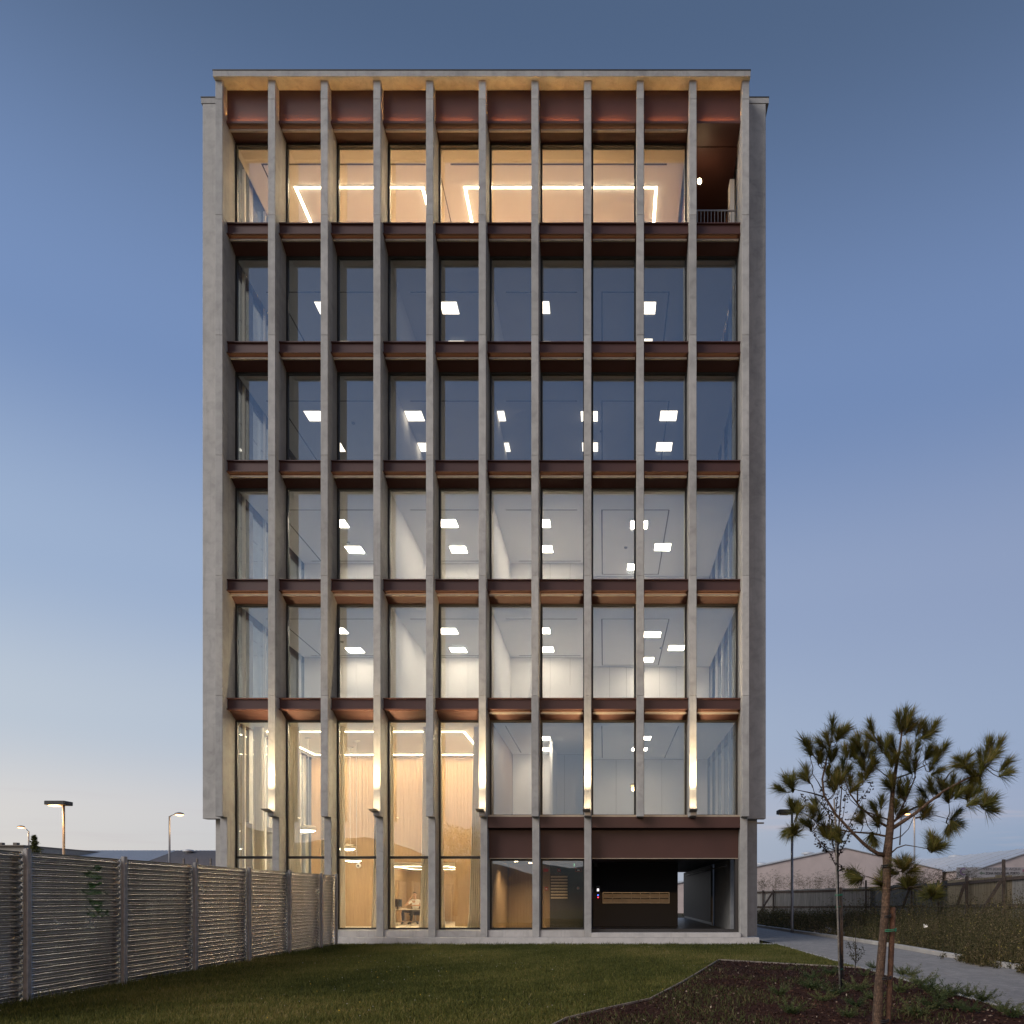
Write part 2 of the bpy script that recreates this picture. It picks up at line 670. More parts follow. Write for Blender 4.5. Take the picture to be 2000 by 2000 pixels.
# ---- corner piers and the fins of the two side walls
for side in (-1, 1):
    xi, xo, xl = ((-11.679, -12.42, -12.14) if side < 0 else (4.355, 5.00, 4.78))
    for j in range(11):
        y0 = 24.70 + 1.583 * j
        p = MB().cbox(xi, xo, y0, y0 + 0.30, Z_CONSOLE, 25.95, 0.012) if xo > xi else MB().cbox(xo, xi, y0, y0 + 0.30, Z_CONSOLE, 25.95, 0.012)
        pier = p.build('side_fin', M_CONC, bld)
        a, b = sorted((xi, xl))
        MB().cbox(a, b, y0 + 0.25, y0 + 0.62, 0.20, Z_CONSOLE + 0.3, 0.01).build('shaft', M_CONC_D, pier)
    # solid infill wall near the corner, then glazing
    a, b = sorted((xi, xi + side * 0.12))
    for k in range(6):
        zt = T[k] if k < 5 else 25.9
        zb = zt - 0.56
        MB().box(a, b, 25.02, YB, zb, zt if k < 5 else 25.95).build('side_spandrel', M_BROWN, bld)
    gx = xi + side * 0.05
    for k in range(6):
        z0 = (0.4, T[0], T[1], T[2], T[3], T[4])[k]
        z1 = (T[0], T[1], T[2], T[3], T[4], 25.9)[k] - 0.57
        if side > 0 and k == 0:
            z0 = 3.9
        MB().box(gx - 0.008, gx + 0.008, 25.02, YB, z0 + 0.005, z1).build('side_pane', M_GLASS, bld)
    for j in range(10):
        y0 = 25.75 + 1.583 * j
        xa = xi - side * 0.09
        MB().box(min(xa, xi - side * 0.01), max(xa, xi - side * 0.01), y0, y0 + 0.07, (0.4 if side < 0 else 3.9), 24.88).build('side_mullion', M_WHITE, bld)

# ---- roof slab, T-shaped in plan, with a dark metal capping
def tplan(g):
    return [(-11.70 - g, 23.88 - g), (4.375 + g, 23.88 - g), (4.375 + g, 24.69 - g), (5.09 + g, 24.69 - g), (5.09 + g, YB + g), (-12.46 - g, YB + g), (-12.46 - g, 24.69 - g), (-11.70 - g, 24.69 - g)]

roof = MB().prism_z(tplan(0.0), Z_ROOF, Z_ROOF + 0.17).build('roof_slab', M_CONC, bld)
MB().prism_z(tplan(0.012), Z_ROOF + 0.172, Z_ROOF + 0.198).build('capping', M_CAP, roof)

# ---- plinth, sills, apron strip
MB().cbox(-11.9, 4.67, 24.0, 24.97, 0.0, 0.198, 0.012).build('plinth', M_PLINTH, bld)
for b in range(7):
    MB().cbox(XC[b] + HW + 0.003, XC[b + 1] - HW - 0.003, 24.36, 24.96, 0.20, 0.405, 0.008).build('sill', M_PLINTH, bld)
MB().cbox(XC[7] + HW + 0.003, XC[10] - HW - 0.003, 24.18, 24.75, 0.20, 0.335, 0.01).build('porch_step', M_PLINTH, bld)


def ring(mb, x0, x1, z0, z1, y0, y1, t, tb=None):
    """rectangular window frame as one closed ring"""
    tb = tb or t
    o = [(x0, z0), (x1, z0), (x1, z1), (x0, z1)]
    i = [(x0 + t, z0 + tb), (x1 - t, z0 + tb), (x1 - t, z1 - t), (x0 + t, z1 - t)]
    vs = [(x, y0, z) for x, z in o + i] + [(x, y1, z) for x, z in o + i]
    fs = []
    for a in range(4):
        b = (a + 1) % 4
        fs += [(a, b, 4 + b, 4 + a), (8 + b, 8 + a, 12 + a, 12 + b), (b, a, 8 + a, 8 + b), (4 + a, 4 + b, 12 + b, 12 + a)]
    return mb.add(vs, fs)


def window(bay, z0, z1, transom=None):
    x0, x1 = XC[bay] + HW - 0.006, XC[bay + 1] - HW + 0.006
    f = ring(MB(), x0, x1, z0, z1, 24.845, 24.955, 0.055).build('window', M_FRAME, bld)
    zs = [z0 + 0.045] + ([transom - 0.03, transom + 0.03] if transom else []) + [z1 - 0.045]
    for a, b in zip(zs[0::2], zs[1::2]):
        MB().box(x0 + 0.045, x1 - 0.045, YG - 0.008, YG + 0.008, a, b).build('pane', M_GLASS, f)
    if transom:
        MB().box(x0 + 0.056, x1 - 0.056, 24.85, 24.95, transom - 0.04, transom + 0.04).build('transom', M_FRAME, f)
    return f


tops = [t - 0.56 for t in T] + [24.86]
for s in range(6):
    for b in range(10):
        if s == 0:
            if b < 5:
                window(b, 0.41, tops[0], 2.65)
            else:
                window(b, 3.93, tops[0])
        elif s == 5:
            if b < 9:
                window(b, T[4] + 0.002, tops[5])
        else:
            window(b, T[s - 1] + 0.002, tops[s])
for b in (5, 6):
    window(b, 0.41, 2.60)

# ---- brown floor beams, one in each bay, with their light bars
def beam_prof(t):
    return [(24.27, t), (24.27, t - 0.03), (24.325, t - 0.035), (24.325, t - 0.325), (24.25, t - 0.33), (24.25, t - 0.36), (24.46, t - 0.362), (24.86, t - 0.555), (24.965, t - 0.555), (24.965, t - 0.003)]


def light_bar(parent, x0, x1, z, led, y=24.37):
    MB().box(x0 + 0.04, x1 - 0.04, y, y + 0.065, z - 0.05, z).build('light_bar', M_ALU, parent)
    MB().box(x0 + 0.08, x1 - 0.08, y + 0.012, y + 0.055, z + 0.001, z + 0.007).build('led_strip', M_LED_BAR, parent)
    if led is not M_LED_BAR:
        MB().box(x0 + 0.08, x1 - 0.08, y + 0.066, y + 0.070, z - 0.046, z - 0.012).build('led_strip', led, parent)


for i, t in enumerate(T):
    for b in range(10):
        x0, x1 = XC[b] + HW + 0.002, XC[b + 1] - HW - 0.002
        bm_ = MB().prism_x(beam_prof(t), x0, x1).build('beam', M_BROWN, bld)
        if not (i == 0 and b < 5):
            light_bar(bm_, x0, x1, t - 0.415, M_LED_BAR2 if i < 2 else M_LED_BAR)
for b in range(10):
    x0, x1 = XC[b] + HW + 0.002, XC[b + 1] - HW - 0.002
    zb = 24.88
    pr = [(24.30, 25.955), (24.30, zb + 0.06), (24.254, zb + 0.058), (24.254, zb + 0.105), (24.246, zb + 0.105), (24.246, zb + 0.03), (24.46, zb + 0.025), (24.965, zb - 0.005), (24.965, 25.955)]
    fp = MB().prism_x(pr, x0, x1).build('fascia_panel', M_BROWN, bld)
    if b < 9:
        light_bar(fp, x0, x1, zb - 0.025, M_LED_BAR)
    MB().box(x0 + 0.20, x1 - 0.20, 24.257, 24.284, zb + 0.0605, zb + 0.068).build('led_strip', M_LED_ROOF, fp)

# ---- first floor beam and tall brown panels over the entrance
for a, b in ((5, 6), (6, 7), (7, 10)):
    x0, x1 = XC[a] + HW + 0.002, XC[b] - HW - 0.002
    MB().cbox(x0, x1, 24.34, 24.62, 3.53, 3.865, 0.006).build('entrance_beam', M_BROWN, bld)
    MB().box(x0 + 0.002, x1 - 0.002, 24.66, 24.95, 2.625, 3.868).build('entrance_panel', M_BROWN, bld)
    MB().box(x0, x1, 24.38, 24.93, 3.870, 3.925).build('window_sill', M_ALU, bld)
    MB().box(x0 + 0.01, x1 - 0.01, 24.655, 24.70, 2.60, 2.622).build('panel_trim', M_ALU, bld)

# ---- floor slabs
for i, t in enumerate(T):
    MB().box(-11.55, 4.23, 24.97, YB - 0.05, t - 0.395, t - 0.03).build('floor_slab', M_FLOOR, bld)
MB().box(-3.62, 4.23, 24.97, YB - 0.05, 3.45, 3.86).build('floor_slab', M_FLOOR, bld)
MB().box(-11.6, -0.5, 24.98, YB - 0.05, 0.02, 0.25).build('lobby_floor', M_LFLOOR, bld)
MB().box(-0.42, 4.15, 24.76, YB - 0.05, 0.02, 0.33).build('porch_floor', M_TILE, bld)
MB().box(-12.3, 4.9, YB - 0.04, YB, 3.5, 25.95).build('rear_wall', M_CONC, bld)
MB().box(-12.3, -0.45, YB - 0.04, YB, 0.0, 3.5).build('rear_wall', M_CONC, bld)

# ---- office rooms behind the glass
def ceiling(x0, x1, y1, z):
    return MB().box(x0, x1, 25.0, y1, z, z + 0.03).build('ceiling', M_CEIL, bld)


def slot(par, x0, x1, y0, y1, z):
    MB().box(x0, x1, y0, y1, z - 0.004, z + 0.012).build('air_slot', M_SLOT, par)


PW = (XC[3], XC[5], XC[7])
for s in range(1, 5):
    zf, zc = T[s - 1] - 0.03, T[s] - 0.45
    xs = [-11.55, PW[0], PW[1], PW[2], 4.22]
    for r in range(4):
        xa, xb = xs[r] + (0.05 if r else 0), xs[r + 1] - (0.05 if r < 3 else 0)
        yb = 32.0 if r == 3 else 30.75
        c = ceiling(xa, xb, yb, zc)
        ins = 0.35
        slot(c, xa + ins, xb - ins - (1.7 if r == 3 else 0), 26.46, 26.50, zc)
        slot(c, xa + ins, xb - ins - (1.7 if r == 3 else 0), yb - 0.25, yb - 0.21, zc)
        if r == 3:
            slot(c, xa + ins, xa + ins + 0.04, 26.51, yb - 0.26, zc)
            slot(c, xb - ins - 1.74, xb - ins - 1.70, 26.51, yb - 0.26, zc)
        if r == 0:
            slot(c, -10.84, -10.80, 26.51, yb - 0.26, zc)
        # panelled back wall
        n = max(3, int((xb - xa) / 0.62))
        wdt = (xb - xa) / n
        bw = MB().box(xa, xb, yb + 0.03, yb + 0.12, zf, zc).build('back_wall', M_SLOT, bld)
        for q in range(n):
            MB().box(xa + q * wdt + 0.004, xa + (q + 1) * wdt - 0.004, yb, yb + 0.028, zf + 0.005, zc - 0.01).build('wall_panel', M_WHITE, bw)
        if s == 1 and r == 2:
            MB().box(xb - 1.05, xb - 0.15, yb - 0.03, yb - 0.002, zf, zf + 2.1).build('door', M_WHITE, bw)
    for x in PW:
        MB().box(x - 0.048, x + 0.048, 25.06, 32.2, zf, zc + 0.02).build('partition_wall', M_WHITE, bld)

# first-floor rooms beside the tall lobby
zc = T[0] - 0.45
for xa, xb, yb in ((PW[1] + 0.06, PW[2] - 0.05, 31.45), (PW[2] + 0.05, 4.22, 32.6)):
    c = ceiling(xa, xb, yb, zc)
    slot(c, xa + 0.35, xa + 0.39, 26.2, yb - 0.4, zc)
    slot(c, xb - 1.8, xb - 1.76, 26.2, yb - 0.4, zc)
    bw = MB().box(xa, xb, yb + 0.03, yb + 0.12, 3.86, zc).build('back_wall', M_SLOT, bld)
    n = int((xb - xa) / 0.8)
    wdt = (xb - xa) / n
    for q in range(n):
        MB().box(xa + q * wdt + 0.004, xa + (q + 1) * wdt - 0.004, yb, yb + 0.028, 3.865, zc - 0.01).build('wall_panel', M_WHITE, bw)
MB().box(PW[2] - 0.048, PW[2] + 0.048, 25.06, 32.7, 3.87, zc + 0.02).build('partition_wall', M_WHITE, bld)
MB().box(-1.95, -1.85, 28.6, 31.4, 3.87, zc - 0.002).build('partition_wall', M_WHITE, bld)

# top floor
ZA_C = 24.80
top_c = MB().box(-11.55, XC[9] - 0.12, 25.0, 33.0, ZA_C, ZA_C + 0.03).build('ceiling', M_CEIL, bld)
slot(top_c, -10.9, -5.7, 25.46, 25.52, ZA_C)
slot(top_c, -4.9, 2.0, 25.46, 25.52, ZA_C)
slot(top_c, -5.32, -5.29, 25.6, 32.0, ZA_C)
slot(top_c, -10.94, -10.9, 25.46, 32.0, ZA_C)
MB().box(-11.55, XC[9] - 0.05, 25.0, 32.98, T[4] - 0.029, T[4] - 0.012).build('bounce_floor', simple('bounce_floor_peach', (0.60, 0.44, 0.30), 0.4), bld)  # added pale warm layer, unseen from below, bounces peach light onto the ceiling
MB().box(-11.55, XC[9] - 0.12, 33.0, 33.12, T[4] - 0.03, ZA_C + 0.03).build('back_wall', M_WHITE, bld)
MB().box(XC[9] - 0.02, XC[9] + 0.03, 25.0, 28.4, T[4], ZA_C + 0.05).build('partition_wall', M_BROWN, bld)
ring(MB(), XC[8] + 0.3, XC[9] - 0.2, T[4], ZA_C, 28.3, 28.4, 0.06).build('inner_frame', M_FRAME, bld)
# open balcony at the end of the top floor
for q, (za, zb_) in enumerate(((21.95, 22.93), (22.94, 23.92), (23.93, 24.84))):
    MB().box(XC[9] + 0.035, 4.2, 28.0, 28.05, za, zb_ - 0.004).build('balcony_wall_panel', M_BROWN, bld)
MB().box(XC[9] + 0.035, 4.2, 24.97, 28.0, 24.85, 24.88).build('balcony_ceiling', M_BROWN, bld)
MB().box(4.0, 4.14, 25.4, 25.8, 21.9, 24.25).build('balcony_pier', M_WHITE, bld)

# ---- railing of the balcony
rl = empty('balcony_railing', ((XC[9] + XC[10]) / 2, 25.05, T[4]), 'thin metal balcony railing with vertical bars in the top corner opening', 'railing')
xa, xb = XC[9] + 0.12, XC[10] - 0.12
MB().box(xa, xb, 25.02, 25.06, T[4] + 1.0, T[4] + 1.03).build('handrail', M_STEEL, rl)
MB().box(xa, xb, 25.02, 25.06, T[4] + 0.06, T[4] + 0.09).build('bottom_rail', M_STEEL, rl)
bar0 = None
for q in range(13):
    x = xa + 0.03 + q * (xb - xa - 0.06) / 12
    MB().box(x - 0.008, x + 0.008, 25.03, 25.05, T[4] + 0.091, T[4] + 0.999).build('bar', M_STEEL, rl)

# ---- wall lamp on the balcony
sl = empty('balcony_wall_lamp', (XC[9] + 0.06, 25.3, 23.9), 'bright round wall lamp glowing on the dark brown balcony wall', 'wall lamp')
YLA = 25.3
zl = ZA(354, YLA)
xl = XA(1366, YLA)
MB().box(XC[9] + 0.032, xl - 0.05, YLA - 0.03, YLA + 0.03, zl - 0.03, zl + 0.03).build('bracket', M_FRAME, sl)
MB().lathe(xl, YLA, [(0.005, zl - 0.07), (0.055, zl - 0.05), (0.07, zl), (0.055, zl + 0.05), (0.005, zl + 0.07)], 16).build('globe', M_LAMP, sl)
ld = bpy.data.lights.new('balcony_lamp_light', 'POINT')
ld.energy = 6
ld.color = (1, 0.68, 0.38)
ld.shadow_soft_size = 0.08
lo = bpy.data.objects.new('balcony_lamp_light', ld)
COL.objects.link(lo)
lo.parent = sl
lo.location = Vector((xl + 0.12, YLA - 0.02, zl)) - sl.location

# ---- square ceiling lights, positions taken from the photograph
def sqlight(px, py, zc, mat, label, grp, near=False):
    D = (zc - EYE) * F_PX / (PPY - py)
    if near:
        D += 0.3
    x = XA(px, D)

    # flat square tray
    mb = MB()
    mb.box(x - 0.30, x + 0.30, D - 0.30, D + 0.30, zc - 0.012, zc - 0.002)
    f = mb.build('ceiling_light', M_WHITE, None, None, label, 'ceiling light', grp)
    MB().box(x - 0.285, x + 0.285, D - 0.285, D + 0.285, zc - 0.016, zc - 0.0125).build('diffuser', mat, f)


LB = [(636, 601, 0), (878, 601, 0), (1057, 600, 0), (1264, 601, 0), (672, 665, 1), (894, 664.5, 1), (1062, 665, 1), (1258, 660.5, 1)]
LC = [(615, 812), (810, 812), (834, 873), (655, 873), (455, 873), (970, 812), (980, 873), (1151, 812.5), (1152.5, 872.5), (1305.6, 811.5), (1297, 872)]
LD_ = [(661, 1022), (693, 1073), (876, 1022), (895.5, 1073), (1058, 1022), (1064, 1072), (1248, 1024.5), (1294, 1068), (1240, 1107)]
LE = [(660, 1231.5), (693.5, 1269.6), (876, 1232), (895, 1269), (1058, 1231.5), (1066, 1268), (1274, 1239), (1321, 1265), (1262, 1288)]
LF = [(1059, 1441.6), (1066, 1463), (1255, 1441), (1249, 1463)]
for p in LB:
    sqlight(p[0], p[1], T[4] - 0.45, M_PANEL_LO, 'lit square ceiling light in the dim storey just under the top floor', 'ceiling lights one storey below the top', bool(p[2]))
for p in LC:
    sqlight(p[0], p[1], T[3] - 0.45, M_PANEL_LO, 'lit square ceiling light in the dim storey two below the top floor', 'ceiling lights two storeys below the top')
for p in LD_:
    sqlight(p[0], p[1], T[2] - 0.45, M_PANEL_HI, 'lit square ceiling light in the upper of two bright white storeys', 'ceiling lights of the upper bright storey')
for p in LE:
    sqlight(p[0], p[1], T[1] - 0.45, M_PANEL_HI, 'lit square ceiling light in the lower of two bright white storeys', 'ceiling lights of the lower bright storey')
for p in LF:
    sqlight(p[0], p[1], T[0] - 0.45, M_PANEL_F, 'lit square ceiling light in the first-floor room above the entrance', 'ceiling lights above the entrance')

# smoke detectors
for px, py, zc, st in ((758, 637, T[4] - 0.45, 'just under the top floor'), (690, 826, T[3] - 0.45, 'two below the top floor'), (1175, 842, T[3] - 0.45, 'two below the top floor'),
                       (681, 1060, T[2] - 0.45, 'with bright upper rooms'), (1222, 1069, T[2] - 0.45, 'with bright upper rooms'), (668, 1253, T[1] - 0.45, 'with bright lower rooms'), (1291, 1265, T[1] - 0.45, 'with bright lower rooms')):
    D = (zc - EYE) * F_PX / (PPY - py)
    x = XA(px, D)
    sd = MB().lathe(x, D, [(0.065, zc - 0.002), (0.065, zc - 0.02), (0.045, zc - 0.045), (0.02, zc - 0.05)][::-1], 16).build('smoke_detector', M_STEEL, None, None, 'small round smoke detector on the ceiling of the storey ' + st, 'smoke detector', 'smoke detectors')

# ---- linear light rings
def led_ring(name, x0, x1, y0, y1, z, wd, mat, label, front=True, drop=0.0):
    root = empty(name, ((x0 + x1) / 2, (y0 + y1) / 2, z - 0.05), label, 'linear light', None)
    h = 0.03
    for (a, b, c, d) in ((x0, x1, y0, y0 + wd), (x0, x1, y1 - wd, y1), (x0, x0 + wd, y0 + wd, y1 - wd), (x1 - wd, x1, y0 + wd, y1 - wd)):
        pr = MB().box(a, b, c, d, z - h + 0.005, z - 0.002).build('profile', M_WHITE, root)
        MB().box(a + 0.006, b - 0.006, c + 0.006, d - 0.006, z - h - 0.004, z - h + 0.004).build('diffuser', mat, pr)
    return root


led_ring('linear_light', -10.2, -5.93, 26.25, 31.0, ZA_C, 0.085, M_LED_TOP, 'rectangular ring of linear light on the top-floor ceiling, the smaller ring')
led_ring('linear_light', -4.62, 1.755, 26.25, 31.0, ZA_C, 0.085, M_LED_TOP, 'rectangular ring of linear light on the top-floor ceiling, the longer ring beside the balcony')

# ================================================================== tall lobby
ZL = 6.93
lob_c = MB().box(-11.55, XC[5] - 0.05, 25.0, 31.6, ZL, ZL + 0.03).build('lobby_ceiling', M_CEIL, bld)
MB().box(XC[5] - 0.045, XC[5] + 0.045, 24.97, 33.0, 0.25, T[0] - 0.4).build('partition_wall', M_WOOD, bld)
led_ring('linear_light', -11.2, -4.62, 26.45, 30.85, ZL, 0.075, M_LED_LOBBY, 'large rectangular ring of linear light on the ceiling of the tall lobby')


def batten_wall(x0, x1, z0, z1, y, par):
    n = int((x1 - x0) / 0.055)
    mb = MB()
    for i in range(n):
        x = x0 + (i + 0.5) * (x1 - x0) / n
        d = 0.02 + 0.014 * random.random()
        mb.box(x - 0.016, x + 0.016, y - d, y + 0.001, z0 + 0.01, z1 - 0.01)
    return mb.build('battens', M_WOOD, par, 'stuff')


NX0, NX1, NZ = -8.35, -5.88, 2.78       # opening of the reception niche
for (a, b, c, d) in ((-11.55, NX0, 0.25, ZL), (NX1, XC[5] - 0.05, 0.25, ZL), (NX0, NX1, NZ, ZL)):
    ww = MB().box(a, b, 31.5, 31.62, c, d).build('wood_wall', M_WOOD, bld)
    batten_wall(a, b, c, d, 31.5, ww)
# niche behind the wall
nw = MB().box(-9.3, -5.6, 37.6, 37.7, 0.25, NZ).build('wood_wall', M_WOOD, bld)
batten_wall(-9.3, -5.6, 0.25, NZ, 37.6, nw)
MB().box(-9.4, -9.3, 31.63, 37.6, 0.25, NZ).build('wood_wall', M_WOOD, bld)
MB().box(-5.6, -5.5, 31.63, 37.6, 0.25, NZ).build('wood_wall', M_WOOD, bld)
MB().box(-9.4, -5.5, 31.63, 37.7, NZ + 0.002, NZ + 0.05).build('niche_ceiling', M_CEIL, bld)
MB().box(-8.62, -8.18, 37.5, 37.56, 0.25, 2.3).build('dark_door', M_DARK, bld)
led_ring('linear_light', -8.75, -6.41, 32.9, 36.8, 2.70, 0.05, M_LED_NICHE, 'small ring of linear light over the reception desk in the niche')

# left side of the lobby: closed by its own side glazing; a low wooden skirting
# ---- curtains
def curtain(pt, pb, D, label):
    """pt, pb = (left,right) pixels at top and bottom"""
    z1, z0 = ZL - 0.02, 0.27
    nz_, nx_ = 12, 40
    xt = [XA(p, D) for p in pt]
    xb = [XA(p, D) for p in pb]
    folds = max(2, int(abs(xb[1] - xb[0]) / 0.085))
    ph = random.random() * 6
    vs, fs = [], []
    for j in range(nz_ + 1):
        t = j / nz_
        k = t ** 0.55
        a = xb[0] * (1 - k) + xt[0] * k
        b = xb[1] * (1 - k) + xt[1] * k
        for i in range(nx_ + 1):
            s = i / nx_
            vs.append((a + (b - a) * s, D + 0.06 * math.sin(ph + s * folds * 2 * math.pi + 0.5 * math.sin(3 * t + ph)) + 0.01 * math.sin(9 * s + 5 * t), z0 + (z1 - z0) * t))
    for j in range(nz_):
        for i in range(nx_):
            q = j * (nx_ + 1) + i
            fs.append((q, q + 1, q + nx_ + 2, q + nx_ + 1))
    o = MB().add(vs, fs, True).build('curtain', M_CURT, None, None, label, 'curtain', 'sheer lobby curtains')
    md = o.modifiers.new('thickness', 'SOLIDIFY')
    md.thickness = 0.003


curtain((495, 513), (495, 521), 25.75, 'wide white sheer curtain in the lobby corner bay')
curtain((566, 586), (566, 593), 25.75, 'white sheer curtain hanging beside the widest hanging disc lamp')
curtain((628, 637), (626, 637), 25.75, 'narrow sheer curtain edge behind the second slim shaft from the lobby corner')
curtain((664, 672), (664, 675), 25.75, 'sheer curtain over the end of the corrugated fence, beside two hanging disc lamps')
curtain((733, 739), (724, 739), 25.75, 'sheer curtain right of the two hanging disc lamps')
curtain((763, 768), (763, 774), 25.75, 'thin sheer curtain at the window edge beside the computer monitor')
curtain((828, 837), (818, 837), 25.75, 'flared sheer curtain beside the seated person')
curtain((859, 862), (859, 870), 25.75, 'thin sheer curtain between the seated person and the bright niche wall')
curtain((925, 938), (911, 938), 25.75, 'broad flared sheer curtain closing the lobby beside the entrance')

# ---- disc pendants
M_PENDB = simple('pendant_shell', (0.32, 0.28, 0.22), 0.4, 0.2)
M_PENDL = emitter('pendant_glow', (1.0, 0.82, 0.56), 26.0)


def pendant(px, py, D, dia, cpx, label):
    c = P(px, py, D)
    r = dia / 2
    root = empty('pendant_lamp', (c.x, c.y, c.z - 0.1), label, 'pendant lamp', 'hanging lobby lamps')
    MB().lathe(c.x, c.y, [(r * 0.985, c.z - 0.06), (r, c.z - 0.05), (r, c.z + 0.06), (r * 0.94, c.z + 0.10), (r * 0.2, c.z + 0.115)], 40).build('shell', M_PENDB, root)
    MB().lathe(c.x, c.y, [(r * 0.3, c.z - 0.092), (r * 0.8, c.z - 0.088), (r * 0.97, c.z - 0.062)], 40).build('diffuser', M_PENDL, root)
    x2 = XA(cpx, D)
    MB().tube([(x2, D, c.z + 0.10), (x2 - 0.015, D, c.z + 0.5), (x2 - 0.02, D, ZL - 0.03)], 0.008, 6).build('cable', M_WHITE, root)
    MB().lathe(x2 - 0.02, D, [(0.02, ZL - 0.06), (0.11, ZL - 0.045), (0.12, ZL - 0.004)], 20).build('canopy', M_WHITE, root)


pendant(591, 1619, 27.6, 0.88, 603, 'hanging disc lamp with the highest shade, on a thin cable beside the curtain')
pendant(669, 1655, 29.4, 0.92, 685, 'hanging disc lamp just above the window transom')
pendant(690, 1678, 28.2, 0.56, 697, 'small hanging disc lamp just below the window transom')
# round camera / speaker under the pendants
cc = P(698, 1690.5, 31.3)
cr = MB().lathe(0, 0, [(0.10, 0.0), (0.10, 0.03), (0.07, 0.06), (0.02, 0.065)], 20)
cr.v = [(cc.x + a, 31.46 - c, cc.z + b) for a, b, c in cr.v]
ca_ = cr.build('wall_speaker', M_WHITE, None, None, 'round white device on the wooden lobby wall under the lamps', 'speaker')
cr2 = MB().lathe(0, 0, [(0.045, 0.0), (0.04, 0.02)], 14)
cr2.v = [(cc.x + a, 31.46 - 0.066 - c, cc.z + b) for a, b, c in cr2.v]
cr2.build('cone', M_SLOT, ca_)

# ================================================================== reception desk, chair, monitor, person
DM = 34.2
FZ = 0.25
M_DESK = simple('desk_white', (0.72, 0.68, 0.60), 0.4)
M_BLACKP = simple('black_plastic', (0.02, 0.02, 0.022), 0.45)
dz = ZA(1775.5, DM)
xd0, xd1 = XA(766, DM), XA(832, DM)
dk = empty('reception_desk', ((xd0 + xd1) / 2, DM, FZ), 'white desk top on slim legs at which the person sits', 'desk')
MB().cbox(xd0, xd1, DM - 0.42, DM + 0.30, dz - 0.035, dz, 0.006).build('top', M_DESK, dk)
for x in (xd0 + 0.05, xd1 - 0.05):
    for y in (DM - 0.36, DM + 0.24):
        MB().box(x - 0.025, x + 0.025, y - 0.025, y + 0.025, FZ, dz - 0.036).build('leg', M_DESK, dk)
pc = P(790, 1775, DM)
MB().cbox(pc.x - 0.12, pc.x + 0.14, DM - 0.32, DM - 0.08, dz + 0.001, dz + 0.035, 0.004).build('paper_stack', M_DESK, None, None, 'pile of white papers lying on the desk', 'papers')
mo = P(779, 1764, DM)
mon = empty('monitor', (mo.x, DM + 0.05, dz), 'black computer monitor seen from behind on the desk', 'monitor')
MB().cbox(mo.x - 0.27, mo.x + 0.13, DM + 0.02, DM + 0.055, dz + 0.1, dz + 0.42, 0.006).build('screen', M_BLACKP, mon)
MB().cbox(mo.x - 0.10, mo.x - 0.04, DM + 0.056, DM + 0.085, dz + 0.005, dz + 0.3, 0.004).build('stand', M_BLACKP, mon)
MB().cbox(mo.x - 0.18, mo.x + 0.04, DM + 0.0, DM + 0.18, dz + 0.001, dz + 0.015, 0.003).build('base', M_BLACKP, mon)

px_seat = P(809, 1787, DM)
cx, cy = px_seat.x, DM + 0.22
SZ = FZ + 0.46
ch = empty('office_chair', (cx, cy, FZ), 'black swivel office chair under the seated person', 'chair')
MB().lathe(cx, cy, [(0.03, FZ + 0.10), (0.03, SZ - 0.09)], 10).build('gas_column', M_STEEL, ch)
MB().cbox(cx - 0.24, cx + 0.24, cy - 0.24, cy + 0.22, SZ - 0.09, SZ - 0.015, 0.03).build('seat', M_BLACKP, ch)
MB().cbox(cx - 0.22, cx + 0.22, cy + 0.23, cy + 0.29, SZ + 0.05, SZ + 0.55, 0.02).build('backrest', M_BLACKP, ch)
MB().bar((cx, cy + 0.2, SZ - 0.06), (cx, cy + 0.30, SZ + 0.2), 0.06, 0.02).build('back_bracket', M_BLACKP, ch)
for q in range(5):
    a = q * 2 * math.pi / 5 + 0.3
    e = (cx + 0.28 * math.cos(a), cy + 0.28 * math.sin(a), FZ + 0.07)
    lg = MB().tube([(cx, cy, FZ + 0.11), e], [0.028, 0.018], 8).build('leg', M_STEEL, ch)
    MB().lathe(e[0], e[1], [(0.012, FZ + 0.002), (0.028, FZ + 0.012), (0.028, FZ + 0.045), (0.012, FZ + 0.055)], 10).build('caster', M_BLACKP, lg)

# ---- person: one skinned body, clothes as children
def skin_body(name, joints, edges, mat, parent=None, levels=2, loc=(0, 0, 0)):
    names = list(joints)
    idx = {n: i for i, n in enumerate(names)}
    me = bpy.data.meshes.new(name)
    me.from_pydata([joints[n][0] for n in names], [(idx[a], idx[b]) for a, b in edges], [])
    o = bpy.data.objects.new(name, me)
    COL.objects.link(o)
    me.materials.append(mat)
    sk = o.modifiers.new('skin', 'SKIN')
    sk.use_smooth_shade = True
    sv = me.skin_vertices[0].data
    for n in names:
        r = joints[n][1]
        sv[idx[n]].radius = r if isinstance(r, tuple) else (r, r)
    sv[0].use_root = True
    ss = o.modifiers.new('sub', 'SUBSURF')
    ss.levels = levels
    ss.render_levels = levels
    if parent:
        o.parent = parent
    o.location = loc
    return o


M_SKIN = simple('skin', (0.55, 0.33, 0.22), 0.55, var=0.05)
M_SHIRT = simple('white_shirt', (0.75, 0.73, 0.70), 0.8, var=0.04, scale=20, bump=0.2, bscale=25)
M_TROU = simple('dark_trousers', (0.035, 0.035, 0.04), 0.85)
M_HAIR = simple('short_hair', (0.05, 0.04, 0.03), 0.7)
bx, by = cx + 0.01, cy - 0.02
hipz = SZ + 0.09


def pj(x, y, z, r):
    return ((bx + x, by + y, hipz + z), r)


